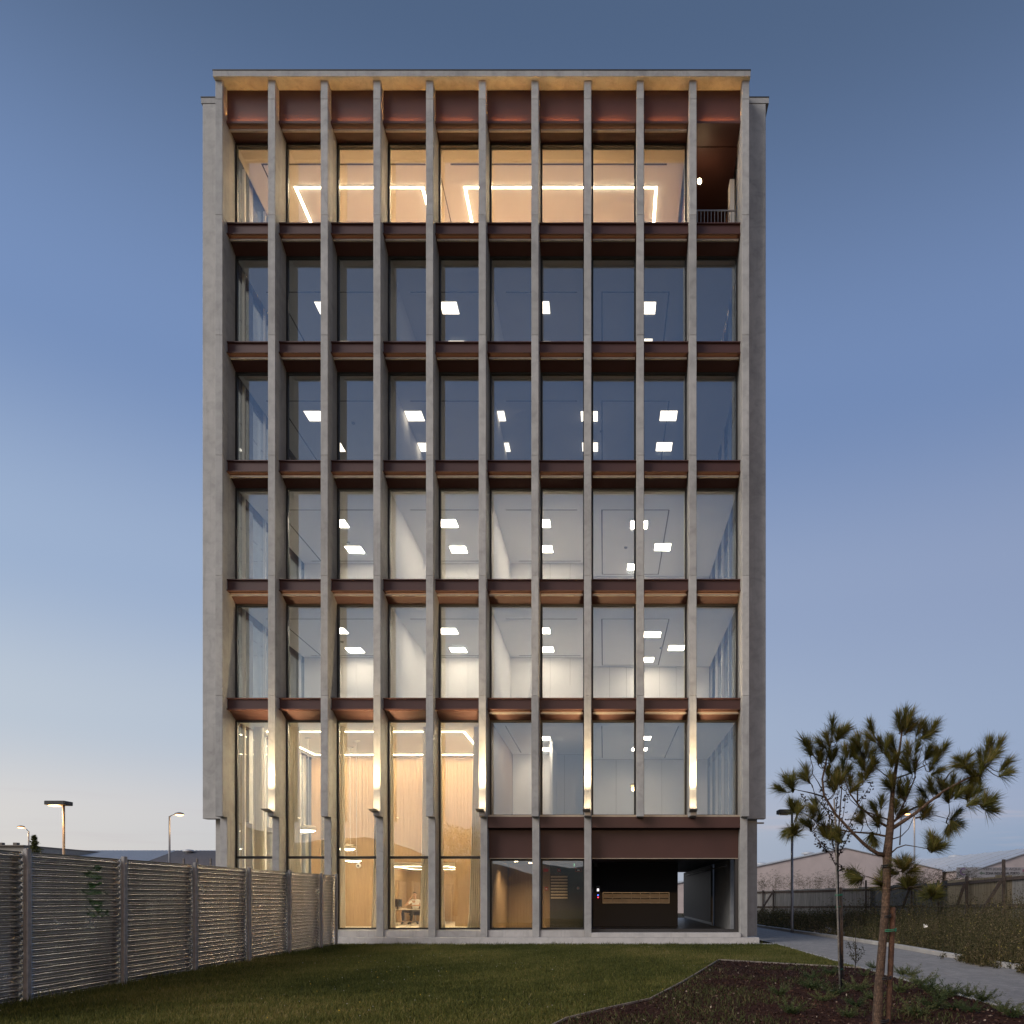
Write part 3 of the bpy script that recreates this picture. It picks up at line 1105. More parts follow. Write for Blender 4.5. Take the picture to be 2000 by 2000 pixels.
J = {
    'pelvis': pj(0, 0, 0, (0.13, 0.10)), 'waist': pj(0.0, 0.05, 0.17, (0.125, 0.09)), 'chest': pj(-0.01, 0.06, 0.36, (0.15, 0.10)),
    'neck0': pj(-0.02, 0.04, 0.50, 0.06), 'neck': pj(-0.03, 0.03, 0.56, 0.052), 'head0': pj(-0.035, 0.005, 0.64, (0.068, 0.085)), 'head1': pj(-0.035, 0.0, 0.72, (0.074, 0.09)), 'head2': pj(-0.03, 0.01, 0.79, 0.055),
    'nose': pj(-0.037, -0.10, 0.675, 0.014),
    'shl': pj(-0.18, 0.04, 0.44, 0.058), 'ell': pj(-0.40, -0.20, 0.235, 0.042), 'wrl': pj(-0.21, -0.13, 0.52, 0.03), 'hndl': pj(-0.15, -0.10, 0.60, (0.034, 0.02)),
    'shr': pj(0.16, 0.05, 0.44, 0.058), 'elr': pj(0.25, -0.08, 0.25, 0.042), 'wrr': pj(0.02, -0.30, 0.245, 0.03), 'hndr': pj(-0.06, -0.34, 0.245, (0.036, 0.018)),
    'hpl': pj(-0.09, -0.03, -0.01, 0.088), 'knl': pj(-0.46, -0.36, 0.02, 0.062), 'anl': pj(-0.42, -0.42, -0.47, 0.04), 'tol': pj(-0.50, -0.56, -0.52, 0.032),
    'hpr': pj(0.09, -0.03, -0.01, 0.088), 'knr': pj(-0.06, -0.44, 0.02, 0.062), 'anr': pj(-0.10, -0.40, -0.47, 0.04), 'tor': pj(-0.22, -0.54, -0.52, 0.032),
}
E = [('pelvis', 'waist'), ('waist', 'chest'), ('chest', 'neck0'), ('neck0', 'neck'), ('neck', 'head0'), ('head0', 'head1'), ('head1', 'head2'), ('head0', 'nose'),
     ('chest', 'shl'), ('shl', 'ell'), ('ell', 'wrl'), ('wrl', 'hndl'), ('chest', 'shr'), ('shr', 'elr'), ('elr', 'wrr'), ('wrr', 'hndr'),
     ('pelvis', 'hpl'), ('hpl', 'knl'), ('knl', 'anl'), ('anl', 'tol'), ('pelvis', 'hpr'), ('hpr', 'knr'), ('knr', 'anr'), ('anr', 'tor')]


def fingers(tag_, hand, dirv, side):
    h = Vector(J[hand][0])
    d = Vector(dirv).normalized()
    s = Vector(side).normalized()
    for i, ln in enumerate((0.062, 0.072, 0.068, 0.052)):
        a = h + s * (i - 1.5) * 0.019 + d * 0.03
        b = a + d * ln * 0.55
        c = b + (d * 0.5 + Vector((0.3, -0.1, 0.35))).normalized() * ln * 0.5
        J[f'{tag_}{i}a'] = (tuple(a), 0.0095)
        J[f'{tag_}{i}b'] = (tuple(b), 0.0085)
        J[f'{tag_}{i}c'] = (tuple(c), 0.007)
        E.extend([(hand, f'{tag_}{i}a'), (f'{tag_}{i}a', f'{tag_}{i}b'), (f'{tag_}{i}b', f'{tag_}{i}c')])
    a = h - s * 0.035
    b = a + (d * 0.6 - s * 0.6).normalized() * 0.04
    J[f'{tag_}ta'] = (tuple(a), 0.011)
    J[f'{tag_}tb'] = (tuple(b), 0.009)
    E.extend([(hand, f'{tag_}ta'), (f'{tag_}ta', f'{tag_}tb')])


fingers('fl', 'hndl', (0.35, 0.1, 0.9), (0.4, -0.8, 0.1))
fingers('fr', 'hndr', (-0.9, -0.35, 0.0), (0.35, -0.9, 0.0))
person = skin_body('person', J, E, M_SKIN)
tag(person, 'person in white shirt and dark trousers sitting at the desk, hand at the face', 'person')


def garment(name, keys, edges, mat, grow, levels=2):
    jj = {k: (J[k][0], tuple(c * grow + 0.006 for c in (J[k][1] if isinstance(J[k][1], tuple) else (J[k][1], J[k][1])))) for k in keys}
    return skin_body(name, jj, edges, mat, person, levels)


def cut(key, a, b, t, r):
    J[key] = (tuple(Vector(J[a][0]).lerp(Vector(J[b][0]), t)), r)


cut('slvl', 'shl', 'ell', 0.62, 0.052)
cut('slvr', 'shr', 'elr', 0.62, 0.052)
garment('shirt', ['pelvis', 'waist', 'chest', 'neck0', 'shl', 'slvl', 'shr', 'slvr'], [('pelvis', 'waist'), ('waist', 'chest'), ('chest', 'neck0'), ('chest', 'shl'), ('shl', 'slvl'), ('chest', 'shr'), ('shr', 'slvr')], M_SHIRT, 1.10)
cut('hml', 'knl', 'anl', 0.92, 0.045)
cut('hmr', 'knr', 'anr', 0.92, 0.045)
garment('trousers', ['pelvis', 'hpl', 'knl', 'hml', 'hpr', 'knr', 'hmr'], [('pelvis', 'hpl'), ('hpl', 'knl'), ('knl', 'hml'), ('pelvis', 'hpr'), ('hpr', 'knr'), ('knr', 'hmr')], M_TROU, 1.14)
for a, t_ in (('anl', 'tol'), ('anr', 'tor')):
    garment('shoe', [a, t_], [(a, t_)], M_BLACKP, 1.12, 2)
hh = Vector(J['head1'][0])
hv, hf = [], []
for i in range(7):
    ph_ = math.pi / 2 * i / 6
    for k in range(16):
        a = 2 * math.pi * k / 16
        front = max(0, -math.sin(a))
        zz = 0.015 + 0.075 * front
        rr = math.cos(ph_)
        hv.append((hh.x + 0.082 * rr * math.cos(a), hh.y + 0.012 + 0.098 * rr * math.sin(a), hh.z + zz * (1 - math.sin(ph_)) + 0.105 * math.sin(ph_)))
for i in range(6):
    for k in range(16):
        hf.append((i * 16 + k, i * 16 + (k + 1) % 16, (i + 1) * 16 + (k + 1) % 16, (i + 1) * 16 + k))
MB().add(hv, hf, True).build('hair', M_HAIR, person)
h0 = Vector(J['head0'][0])
for sx_ in (-1, 1):
    MB().lathe(hh.x + sx_ * 0.032, hh.y - 0.083, [(0.004, hh.z - 0.022), (0.012, hh.z - 0.016), (0.012, hh.z - 0.010), (0.004, hh.z - 0.004)], 8).build('eye', M_HAIR, person)
    MB().cbox(hh.x + sx_ * 0.078 - 0.008, hh.x + sx_ * 0.078 + 0.008, hh.y - 0.01, hh.y + 0.035, hh.z - 0.05, hh.z + 0.015, 0.006).build('ear', M_SKIN, person)
MB().cbox(h0.x - 0.025, h0.x + 0.025, h0.y - 0.088, h0.y - 0.076, h0.z - 0.024, h0.z - 0.012, 0.003).build('mouth', simple('lips', (0.30, 0.12, 0.10), 0.5), person)

# ================================================================== entrance lobby beside the tall lobby
MB().box(XC[5] + 0.05, XC[7] - 0.02, 24.97, 31.0, 2.66, 2.70).build('entrance_ceiling', M_DARK, bld)
ew = MB().box(XC[5] + 0.05, XA(1074, 30), 30.0, 30.1, 0.25, 2.655).build('wood_wall', M_WOOD, bld)
batten_wall(XC[5] + 0.05, XA(1074, 30), 0.25, 2.655, 30.0, ew)
MB().box(XA(1074, 30) + 0.003, XC[7] - 0.02, 30.02, 30.1, 0.25, 2.655).build('dark_wall', M_DARK, bld)
MB().box(XC[7] - 0.02, XC[7] + 0.09, 24.97, 30.2, 0.25, 2.655).build('dark_wall', M_DARK, bld)
x0, x1 = XA(1075, 29.9), XA(1109, 29.9)
z0, z1 = ZA(1755, 29.9), ZA(1710.5, 29.9)
db = empty('directory_board', ((x0 + x1) / 2, 29.95, z0), 'wall board of eight pale horizontal strips on the dark entrance wall', 'directory board')
MB().box(x0, x1, 29.985, 30.015, z0, z1).build('backing', M_DARK, db)
M_STRIP = simple('pale_strip', (0.55, 0.46, 0.34), 0.5)
for q in range(8):
    a = z1 - (q + 0.05) * (z1 - z0) / 7.6
    MB().box(x0 + 0.01, x1 - 0.01, 29.965, 29.984, a - 0.062, a).build('strip', M_STRIP, db)
M_RED = simple('fire_red', (0.55, 0.03, 0.025), 0.5)
M_REDD = simple('sign_red', (0.42, 0.035, 0.03), 0.5)
M_GREEN = emitter('exit_green', (0.35, 0.9, 0.45), 0.35)
M_SIGNW = simple('sign_white', (0.75, 0.72, 0.66), 0.5)
bx_ = P(1067.3, 1735.7, 29.9)
fb = MB().cbox(bx_.x - 0.055, bx_.x + 0.055, 29.90, 29.96, bx_.z - 0.06, bx_.z + 0.06, 0.006).build('fire_call_point', M_RED, None, None, 'red fire alarm call point on the wooden strip of the entrance', 'alarm')
MB().box(bx_.x - 0.028, bx_.x + 0.028, 29.893, 29.899, bx_.z - 0.03, bx_.z + 0.022).build('glass_plate', M_SIGNW, fb)
for px, py, wd_, hg, lbl, mt, inner in ((1066, 1699.5, 0.19, 0.12, 'red sign with a pale border high on the wooden entrance wall', M_REDD, (M_SIGNW, M_RED)),
                                        (1092, 1699.5, 0.12, 0.12, 'small square red sign above the striped board', M_REDD, (M_RED, M_SIGNW)),
                                        (1130, 1699.5, 0.26, 0.11, 'dark red and black sign near the dark end of the entrance', M_REDD, (M_DARK, M_SIGNW)),
                                        (1129, 1734.5, 0.09, 0.09, 'tiny red and white sign on the dark entrance wall', M_SIGNW, (M_RED, M_SIGNW))):
    c = P(px, py, 29.93)
    s_ = MB().box(c.x - wd_ / 2, c.x + wd_ / 2, 29.94, 29.955, c.z - hg / 2, c.z + hg / 2).build('safety_sign', mt, None, None, lbl, 'sign', 'entrance safety signs')
    MB().box(c.x - wd_ / 2 + 0.014, c.x + wd_ / 2 - 0.014, 29.936, 29.939, c.z - hg / 2 + 0.014, c.z + hg / 2 - 0.014).build('face', inner[0] if wd_ != 0.19 else M_RED, s_)
    MB().box(c.x - wd_ / 5, c.x + wd_ / 8, 29.932, 29.935, c.z - hg / 5, c.z + hg / 6).build('pictogram', inner[1], s_)
ex = P(1122, 1686, 29.9)
es = MB().cbox(ex.x - 0.02, ex.x + 0.02, 29.6, 29.9, ex.z - 0.13, ex.z + 0.13, 0.004).build('exit_light', M_STEEL, None, None, 'narrow green lit exit light seen edge-on under the dark entrance ceiling', 'exit light')
MB().box(ex.x - 0.017, ex.x + 0.017, 29.592, 29.599, ex.z - 0.12, ex.z + 0.12).build('lit_face', M_GREEN, es)
for px, D in ((1008, 27.4), (1036, 28.6)):
    x = XA(px, D)
    dl = MB().lathe(x, D, [(0.07, 2.635), (0.085, 2.645), (0.085, 2.658)], 20).build('downlight', M_STEEL, None, None, 'recessed round downlight in the low entrance ceiling', 'downlight', 'entrance downlights')
    MB().lathe(x, D, [(0.06, 2.626), (0.062, 2.634)], 18).build('lens', M_LAMP, dl)
    ld = bpy.data.lights.new('downlight_beam', 'SPOT')
    ld.energy = 150
    ld.color = (1.0, 0.76, 0.48)
    ld.spot_size = R(140)
    ld.spot_blend = 1.0
    ld.shadow_soft_size = 0.06
    lo = bpy.data.objects.new('downlight_beam', ld)
    COL.objects.link(lo)
    lo.parent = dl
    lo.location = Vector((x, D, 2.61)) - dl.location

# ================================================================== open porch
YP = 29.6
MB().box(XC[7] + 0.095, 2.73, YP, YP + 3.5, 0.33, 2.66).build('porch_wall', M_DARK, bld)
MB().box(XC[7] + 0.095, 4.2, 24.97, YB - 0.1, 2.665, 2.70).build('porch_ceiling', M_DARK, bld)
MB().cbox(4.18, 4.34, 26.5, 30.3, 0.02, 2.66, 0.01).build('porch_side_wall', M_CONC, bld)
M_SLAT = simple('slat_black', (0.012, 0.011, 0.014), 0.5)
lv = empty('louvre_screen', (4.2, 34.0, 0.33), 'tall black louvre screen of upright slats beside the porch passage', 'screen')
for q in range(35):
    y = 30.45 + q * 0.30
    o = MB()
    o.box(4.06, 4.09, y, y + 0.20, 0.45, 2.62)
    o.build('slat', M_SLAT, lv)
MB().box(4.10, 4.14, 30.4, 40.9, 0.34, 2.64).build('backing', M_TILE, lv)
pr_ = MB().tube([(4.0, 26.3, 2.45), (4.0, 39.0, 2.45)], 0.022, 8).build('track', M_STEEL, lv)
MB().box(XC[10] - HW - 0.10, XC[10] - HW - 0.004, 24.64, 24.92, 0.34, 2.60).build('porch_jamb', M_CAP, bld)
MB().box(XC[7] + HW + 0.004, XC[10] - HW - 0.006, 24.62, 24.74, 0.337, 0.43).build('porch_threshold', M_CAP, bld)
# mailbox unit
x0, x1 = XA(1177, YP), XA(1307, YP)
z0, z1 = ZA(1764.2, YP), ZA(1742.8, YP)
mbx = empty('mailbox_unit', ((x0 + x1) / 2, YP - 0.1, z0), 'long metal mailbox unit of two rows of seven boxes on the black porch wall', 'mailboxes')
M_MBOX = simple('mailbox_metal', (0.62, 0.52, 0.40), 0.32, 0.4)
M_MDOOR = simple('mailbox_door_metal', (0.58, 0.45, 0.32), 0.45, 0.1)
ring(MB(), x0, x1, z0, z1, YP - 0.14, YP - 0.002, 0.025).build('frame', M_MBOX, mbx)
MB().box(x0 + 0.026, x1 - 0.026, YP - 0.06, YP - 0.003, z0 + 0.026, z1 - 0.026).build('back', M_SLOT, mbx)
dx = (x1 - x0 - 0.05) / 7
zm = (z0 + z1) / 2
MB().box(x0 + 0.027, x1 - 0.027, YP - 0.138, YP - 0.061, zm - 0.008, zm + 0.008).build('shelf', M_MBOX, mbx)
for r_ in range(2):
    for q in range(7):
        a = x0 + 0.025 + q * dx
        zb_ = (z0 + 0.027) if r_ == 0 else zm + 0.009
        zt_ = (zm - 0.009) if r_ == 0 else z1 - 0.027
        MB().cbox(a + 0.012, a + dx - 0.012, YP - 0.125, YP - 0.07, zb_ + 0.004, zt_ - 0.035, 0.003).build('mailbox_door', M_MDOOR, mbx)
        if q and r_ == 0:
            MB().box(a - 0.007, a + 0.007, YP - 0.136, YP - 0.061, z0 + 0.027, zm - 0.0085).build('divider', M_MBOX, mbx)
            MB().box(a - 0.007, a + 0.007, YP - 0.136, YP - 0.061, zm + 0.0085, z1 - 0.027).build('divider', M_MBOX, mbx)
ic = P(1168, 1736, YP)
ip = MB().cbox(ic.x - 0.075, ic.x + 0.075, YP - 0.04, YP - 0.002, ic.z - 0.115, ic.z + 0.115, 0.006).build('intercom', M_STEEL, None, None, 'steel intercom panel with a lit white button on the porch wall', 'intercom')
MB().box(ic.x - 0.035, ic.x + 0.035, YP - 0.046, YP - 0.041, ic.z - 0.085, ic.z + 0.005).build('lit_button', emitter('button_glow', (1, 0.93, 0.95), 1.0), ip)
MB().box(ic.x - 0.035, ic.x + 0.035, YP - 0.046, YP - 0.041, ic.z + 0.03, ic.z + 0.06).build('camera_eye', M_FRAME, ip)
rd = P(1168, 1750.5, YP)
rdr = MB().cbox(rd.x - 0.05, rd.x + 0.05, YP - 0.03, YP - 0.002, rd.z - 0.09, rd.z + 0.09, 0.006).build('card_reader', M_BLACKP, None, None, 'black card reader with a blue and a red light under the intercom', 'card reader')
MB().lathe(rd.x, YP - 0.035, [(0.018, rd.z + 0.026), (0.024, rd.z + 0.04), (0.018, rd.z + 0.058)], 12).build('blue_light', emitter('led_blue', (0.06, 0.15, 1.0), 2.5), rdr)
MB().lathe(rd.x + 0.005, YP - 0.035, [(0.018, rd.z - 0.058), (0.026, rd.z - 0.044), (0.018, rd.z - 0.03)], 12).build('red_light', emitter('led_red', (1.0, 0.03, 0.06), 3.0), rdr)
ab = P(1163.5, 1689.5, YP)
MB().cbox(ab.x - 0.06, ab.x + 0.06, YP - 0.07, YP - 0.002, ab.z - 0.06, ab.z + 0.06, 0.01).build('motion_sensor', M_STEEL, None, None, 'small pale motion sensor in the upper corner of the porch wall', 'sensor')

# ================================================================== flood lights at the feet of the fins
for n_, k in enumerate((1, 3, 5, 7, 9)):
    x = XC[k]
    where = ('nearest the building corner', 'between the two middle lobby bays', 'at the tall lobby edge', 'over the porch edge', 'over the middle of the porch')[n_]
    fl = empty('fin_floodlight', (x, 23.9, 3.84), 'small grey floodlight at the foot of a lit fin, ' + where, 'floodlight', 'floodlights on the fins')
    MB().cbox(x - 0.085, x + 0.10, 23.90, YF - 0.001, 3.855, 3.96, 0.008).build('bracket', M_STEEL, fl)
    hd = MB().prism_x([(23.57, 4.005), (23.56, 4.03), (23.935, 3.985), (23.94, 3.958)], x - 0.14, x + 0.09)
    hd.build('head', M_STEEL, fl)
    MB().prism_x([(23.60, 4.0285), (23.602, 4.032), (23.80, 4.0085), (23.798, 4.004)], x - 0.10, x + 0.06).build('lens', M_FLOOD, fl)
    ld = bpy.data.lights.new('fin_flood', 'SPOT')
    ld.energy = 900
    ld.color = (1.0, 0.74, 0.40)
    ld.spot_size = R(56)
    ld.spot_blend = 1.0
    ld.shadow_soft_size = 0.04
    lo = bpy.data.objects.new('fin_flood', ld)
    COL.objects.link(lo)
    lo.parent = fl
    lo.location = Vector((x - 0.02, 23.64, 4.08)) - fl.location
    lo.rotation_euler = (R(180 - 5), 0, 0)
MB().cbox(4.775, 5.02, 25.05, 25.17, 3.72, 3.765, 0.01).build('side_floodlight', M_STEEL, None, None, 'slim grey floodlight under the overhanging side fin at the corner by the paved path', 'floodlight', 'floodlights on the fins')

# ================================================================== ground
def leafmat(name, stops, rough=0.6, trans=0.25):
    t = MT(name)
    a = t.n('ShaderNodeAttribute')
    a.attribute_name = 'tone'
    c = t.ramp(a.outputs['Fac'], stops)
    d = t.n('ShaderNodeBsdfPrincipled')
    t.l(c, d.inputs['Base Color'])
    d.inputs['Roughness'].default_value = rough
    d.inputs['Specular IOR Level'].default_value = 0.15
    tl = t.n('ShaderNodeBsdfTranslucent')
    t.l(c, tl.inputs[0])
    mx = t.n('ShaderNodeMixShader')
    mx.inputs[0].default_value = trans
    t.l(d.outputs[0], mx.inputs[1])
    t.l(tl.outputs[0], mx.inputs[2])
    t.l(mx.outputs[0], t.out.inputs[0])
    return t.m


M_EARTH = simple('rough_earth', (0.055, 0.048, 0.032), 0.95, var=0.4, scale=1.5, bump=0.6, bscale=8, spec=0.1)
M_TURF = simple('turf', (0.045, 0.050, 0.018), 0.95, var=0.4, scale=2.5, bump=0.5, bscale=40, spec=0.1)
M_BARK = simple('bark_mulch_ground', (0.036, 0.017, 0.013), 0.95, var=0.45, scale=14, bump=0.9, bscale=45, spec=0.05)
M_KERB = concrete('kerb_concrete', (0.42, 0.40, 0.375), 0.22)


def pavers():
    t = MT('granite_setts')
    v = t.n('ShaderNodeTexVoronoi')
    v.inputs['Scale'].default_value = 9.5
    v.inputs['Randomness'].default_value = 0.55
    t.l(t.pos(), v.inputs['Vector'])
    e = t.n('ShaderNodeTexVoronoi', feature='DISTANCE_TO_EDGE')
    e.inputs['Scale'].default_value = 9.5
    e.inputs['Randomness'].default_value = 0.55
    t.l(t.pos(), e.inputs['Vector'])
    c = t.ramp(v.outputs['Color'], [(0.1, (0.19, 0.178, 0.165)), (0.9, (0.32, 0.298, 0.275))])
    c = t.mix(0.35, c, t.ramp(t.noise(0.7, 5, 0.6), [(0.3, (0.17, 0.165, 0.16)), (0.7, (0.30, 0.285, 0.27))]))
    c = t.mix(t.ramp(t.noise(2.6, 6, 0.7, dist=1.0), [(0.5, 0.0), (0.72, 0.55)]), c, (0.15, 0.14, 0.13))
    c = t.mix(t.ramp(t.noise(90, 3, 0.7), [(0.55, 0.0), (0.7, 0.5)]), c, (0.12, 0.115, 0.11))
    j = t.ramp(e.outputs['Distance'], [(0.0, 1.0), (0.05, 0.0)])
    c = t.mix(t.math('MULTIPLY', j, 0.6), c, (0.10, 0.095, 0.088))
    t.pbr(c, 0.75, 0, t.bump(t.math('SUBTRACT', 1.0, j), 0.5, 0.01))
    return t.m


M_SETT = pavers()
MB().add([(-1500, -1500, -0.06), (1500, -1500, -0.06), (1500, 2500, -0.06), (-1500, 2500, -0.06)], [(0, 1, 2, 3)]).build('ground', M_EARTH, None, 'structure')
MB().add([(-7.9, -6, 0.0), (5.05, -6, 0.0), (5.05, 23.62, 0.0), (-7.9, 23.62, 0.0)], [(0, 1, 2, 3)]).build('lawn', M_TURF, None, 'structure')
# paved path with flush kerb on the lawn side and a raised kerb towards the waste ground
path_l = [(5.2, -6), (5.2, 24.2), (5.1, 26), (5.1, 46)]
path_r = [(8.1, -6), (8.1, 22), (7.95, 26), (7.5, 31), (7.1, 38), (6.9, 46)]
pv = [(a, b, 0.006) for a, b in path_l] + [(a, b, 0.006) for a, b in reversed(path_r)]
path = MB().add(pv, [tuple(range(len(pv)))]).build('path', M_SETT, None, 'structure')
MB().box(-12.3, 5.19, 23.64, 24.0, -0.05, 0.030).build('pavement', M_KERB, None, 'structure')
MB().box(-40, -7.9, -6, 60, -0.05, -0.012).build('ground_beyond_fence', M_EARTH, None, 'structure')


def kerb_run(pts, w0, w1, z1, seglen=1.0):
    """kerb stones along a polyline"""
    P2 = [Vector((a, b, 0)) for a, b in pts]
    for a, b in zip(P2[:-1], P2[1:]):
        n = max(1, round((b - a).length / seglen))
        for i in range(n):
            p, q = a.lerp(b, i / n), a.lerp(b, (i + 1) / n)
            d = (q - p).normalized()
            s = Vector((d.y, -d.x, 0))
            p2, q2 = p + d * 0.004, q - d * 0.004
            j = random.uniform(-0.004, 0.004)
            prof = [(w0, -0.05), (w1, -0.05), (w1, z1 - 0.012 + j), (w1 - 0.012, z1 + j), (w0 + 0.012, z1 + j), (w0, z1 - 0.012 + j)]
            vs = [p2 + s * u + Vector((0, 0, z)) for u, z in prof] + [q2 + s * u + Vector((0, 0, z)) for u, z in prof]
            m_ = len(prof)
            fs = [tuple(range(m_)), tuple(range(2 * m_ - 1, m_ - 1, -1))] + [((k + 1) % m_, k, m_ + k, m_ + (k + 1) % m_) for k in range(m_)]
            MB().add(vs, fs).build('kerb_stone', M_KERB, path)


kerb_run([(5.2, 6.5), (5.2, 23.62)], -0.10, 0.0, 0.022)
kerb_run([(8.1, 9.5), (8.1, 22), (7.95, 26), (7.5, 31), (7.1, 38)], 0.0, 0.16, 0.105)

# planting bed
BED = [(2.55, 17.7), (1.75, 14.8), (1.30, 13.2), (0.64, 11.0), (0.0, 10.0), (-0.45, 9.2), (-0.9, 7.4), (-1.0, 3.0), (5.08, 3.0), (5.08, 15.75)]


def inpoly(x, y, poly):
    inside = np.zeros(len(x), bool)
    n = len(poly)
    for i in range(n):
        x1, y1 = poly[i]
        x2, y2 = poly[(i + 1) % n]
        c = ((y1 > y) != (y2 > y)) & (x < (x2 - x1) * (y - y1) / (y2 - y1 + 1e-12) + x1)
        inside ^= c
    return inside


MB().prism_z([(a, b) for a, b in reversed(BED)][::-1], 0.0, 0.024).build('planting_bed', M_BARK, None, 'structure')
M_EDGE = simple('weathered_timber', (0.20, 0.165, 0.135), 0.8, var=0.3, scale=8, bump=0.3)
edg = empty('bed_edging', (BED[0][0], BED[0][1], 0), 'thin weathered timber edging around the bark bed on the lawn', 'edging')
for a, b in (((5.07, 15.78), (4.1, 16.5)), ((4.1, 16.5), (2.56, 17.72)), ((2.54, 17.7), (1.75, 14.8)), ((1.75, 14.8), (1.30, 13.2)), ((1.30, 13.2), (0.64, 11.0)), ((0.64, 11.0), (0.0, 10.0)), ((0.0, 10.0), (-0.45, 9.2)), ((-0.45, 9.2), (-0.9, 7.4))):
    va, vb = Vector((*a, 0.022)), Vector((*b, 0.022))
    d = (vb - va).normalized()
    s = Vector((-d.y, d.x, 0)) * 0.011
    z = Vector((0, 0, 0.026))
    MB().add([va - s - z, va + s - z, vb + s - z, vb - s - z, va - s + z, va + s + z, vb + s + z * 1.1, vb - s + z * 1.1],
             [(0, 1, 2, 3), (7, 6, 5, 4), (0, 4, 5, 1), (1, 5, 6, 2), (2, 6, 7, 3), (3, 7, 4, 0)]).build('board', M_EDGE, edg)


# ------------------------------------------------------------------ numpy foliage
def vnoise(x, y, s, seed):
    """cheap smooth noise"""
    r = np.random.default_rng(seed)
    o = np.zeros_like(x)
    for k in range(5):
        a = r.uniform(0, 2 * math.pi)
        f = s * r.uniform(0.6, 1.7)
        o += np.sin((x * math.cos(a) + y * math.sin(a)) * f + r.uniform(0, 6.28) + 0.8 * np.sin((x * math.sin(a) - y * math.cos(a)) * f * 0.6 + k))
    return o / 5


def blades(name, x, y, z, h, wd, lean, tone, mat, label=None):
    n = len(x)
    a = RNG.uniform(0, 2 * math.pi, n)
    la = RNG.uniform(0, 2 * math.pi, n)
    ln = RNG.uniform(0, 1, n) * lean * h
    b = np.stack([x, y, z], 1)
    s = np.stack([np.cos(a), np.sin(a), np.zeros(n)], 1) * wd[:, None]
    mid = b + np.stack([np.cos(la) * ln * 0.35, np.sin(la) * ln * 0.35, h * 0.6], 1)
    tip = b + np.stack([np.cos(la) * ln, np.sin(la) * ln, h], 1)
    v = np.stack([b - s, b + s, mid + s * 0.7, tip, mid - s * 0.7], 1).reshape(-1, 3)
    i = np.arange(n)[:, None] * 5
    f = (i + np.array([0, 1, 2, 0, 2, 4, 4, 2, 3])).ravel()
    o = raw_mesh(name, v, f, 3, mat, attr=np.repeat(tone, 5))
    return tag(o, label, None, None, 'stuff')


M_GRASS = leafmat('grass_blades', [(0.0, (0.036, 0.046, 0.012)), (0.40, (0.100, 0.112, 0.027)), (0.70, (0.18, 0.162, 0.048)), (1.0, (0.30, 0.235, 0.105))], 0.6, 0.3)
n = 420000
y = 8.0 + (23.63 - 8.0) * RNG.uniform(0, 1, n) ** 1.15
x = RNG.uniform(-7.85, 5.10, n)
k = ~inpoly(x, y, BED) & (np.abs(x / np.maximum(y, 1) + 0.08) < 0.72)
x, y = x[k], y[k]
pn = vnoise(x, y, 1.6, 3)
pm = vnoise(x, y, 5.0, 9)
h = 0.030 + 0.016 * RNG.uniform(0, 1, len(x)) + 0.020 * np.clip(pm + 0.3, 0, 1) + 0.010 * np.clip(pn, 0, 1)
h *= np.where(RNG.uniform(0, 1, len(x)) < 0.02, RNG.uniform(1.5, 2.6, len(x)), 1.0) * (1 + 0.35 * np.clip(vnoise(x, y, 8.0, 15), 0, 1))
pl = vnoise(x, y, 0.55, 77)
edge = np.exp(-np.minimum(np.abs(x + 7.75), np.abs(23.62 - y)) / 0.12)
h *= 1 + 1.3 * edge * RNG.uniform(0, 1, len(x))
pl0 = 0
tone = np.clip(0.40 + 0.20 * np.clip(pl - 0.1, -0.4, 1) + 0.30 * pn - 0.12 * pm + RNG.normal(0, 0.2, len(x)), 0, 1)
blades('grass', x, y, np.zeros(len(x)), h, RNG.uniform(0.003, 0.0058, len(x)), 0.9, tone, M_GRASS, 'short lawn grass in front of the building')


def leaves(centers, length, width, tone, updir=None):
    """rhombic leaves with random orientation; returns verts, faces, tones"""
    n = len(centers)
    d = RNG.normal(0, 1, (n, 3))
    if updir is not None:
        d = d * 0.6 + updir
    d /= np.linalg.norm(d, axis=1, keepdims=True)
    q = RNG.normal(0, 1, (n, 3))
    s = np.cross(d, q)
    s /= np.linalg.norm(s, axis=1, keepdims=True) + 1e-9
    L_ = np.asarray(length).reshape(-1, 1) * np.ones((n, 1))
    W_ = np.asarray(width).reshape(-1, 1) * np.ones((n, 1))
    v = np.stack([centers, centers + d * L_ * 0.45 + s * W_ * 0.5, centers + d * L_, centers + d * L_ * 0.45 - s * W_ * 0.5], 1).reshape(-1, 3)
    f = (np.arange(n)[:, None] * 4 + np.array([0, 1, 2, 3])).ravel()
    return v, f, np.repeat(tone, 4)


def scatter_chips():
    n = 16000
    x = RNG.uniform(-1, 5.05, n)
    y = RNG.uniform(8.2, 17.7, n)
    k = inpoly(x, y, BED)
    x, y = x[k], y[k]
    c = np.stack([x, y, 0.026 + RNG.uniform(0, 0.02, len(x))], 1)
    up = np.stack([RNG.normal(0, 1, len(x)), RNG.normal(0, 1, len(x)), RNG.normal(0, 0.25, len(x))], 1)
    v, f, t = leaves(c, RNG.uniform(0.02, 0.06, len(x)), RNG.uniform(0.012, 0.03, len(x)), RNG.uniform(0, 1, len(x)) ** 2.2, up)
    m = leafmat('bark_chips', [(0.0, (0.022, 0.011, 0.008)), (0.6, (0.060, 0.030, 0.022)), (0.93, (0.11, 0.07, 0.05)), (1.0, (0.32, 0.26, 0.21))], 0.9, 0.0)
    o = raw_mesh('bark_mulch', v, f, 4, m, attr=t)
    tag(o, 'dark red-brown bark mulch covering the planting bed', kind='stuff')


scatter_chips()
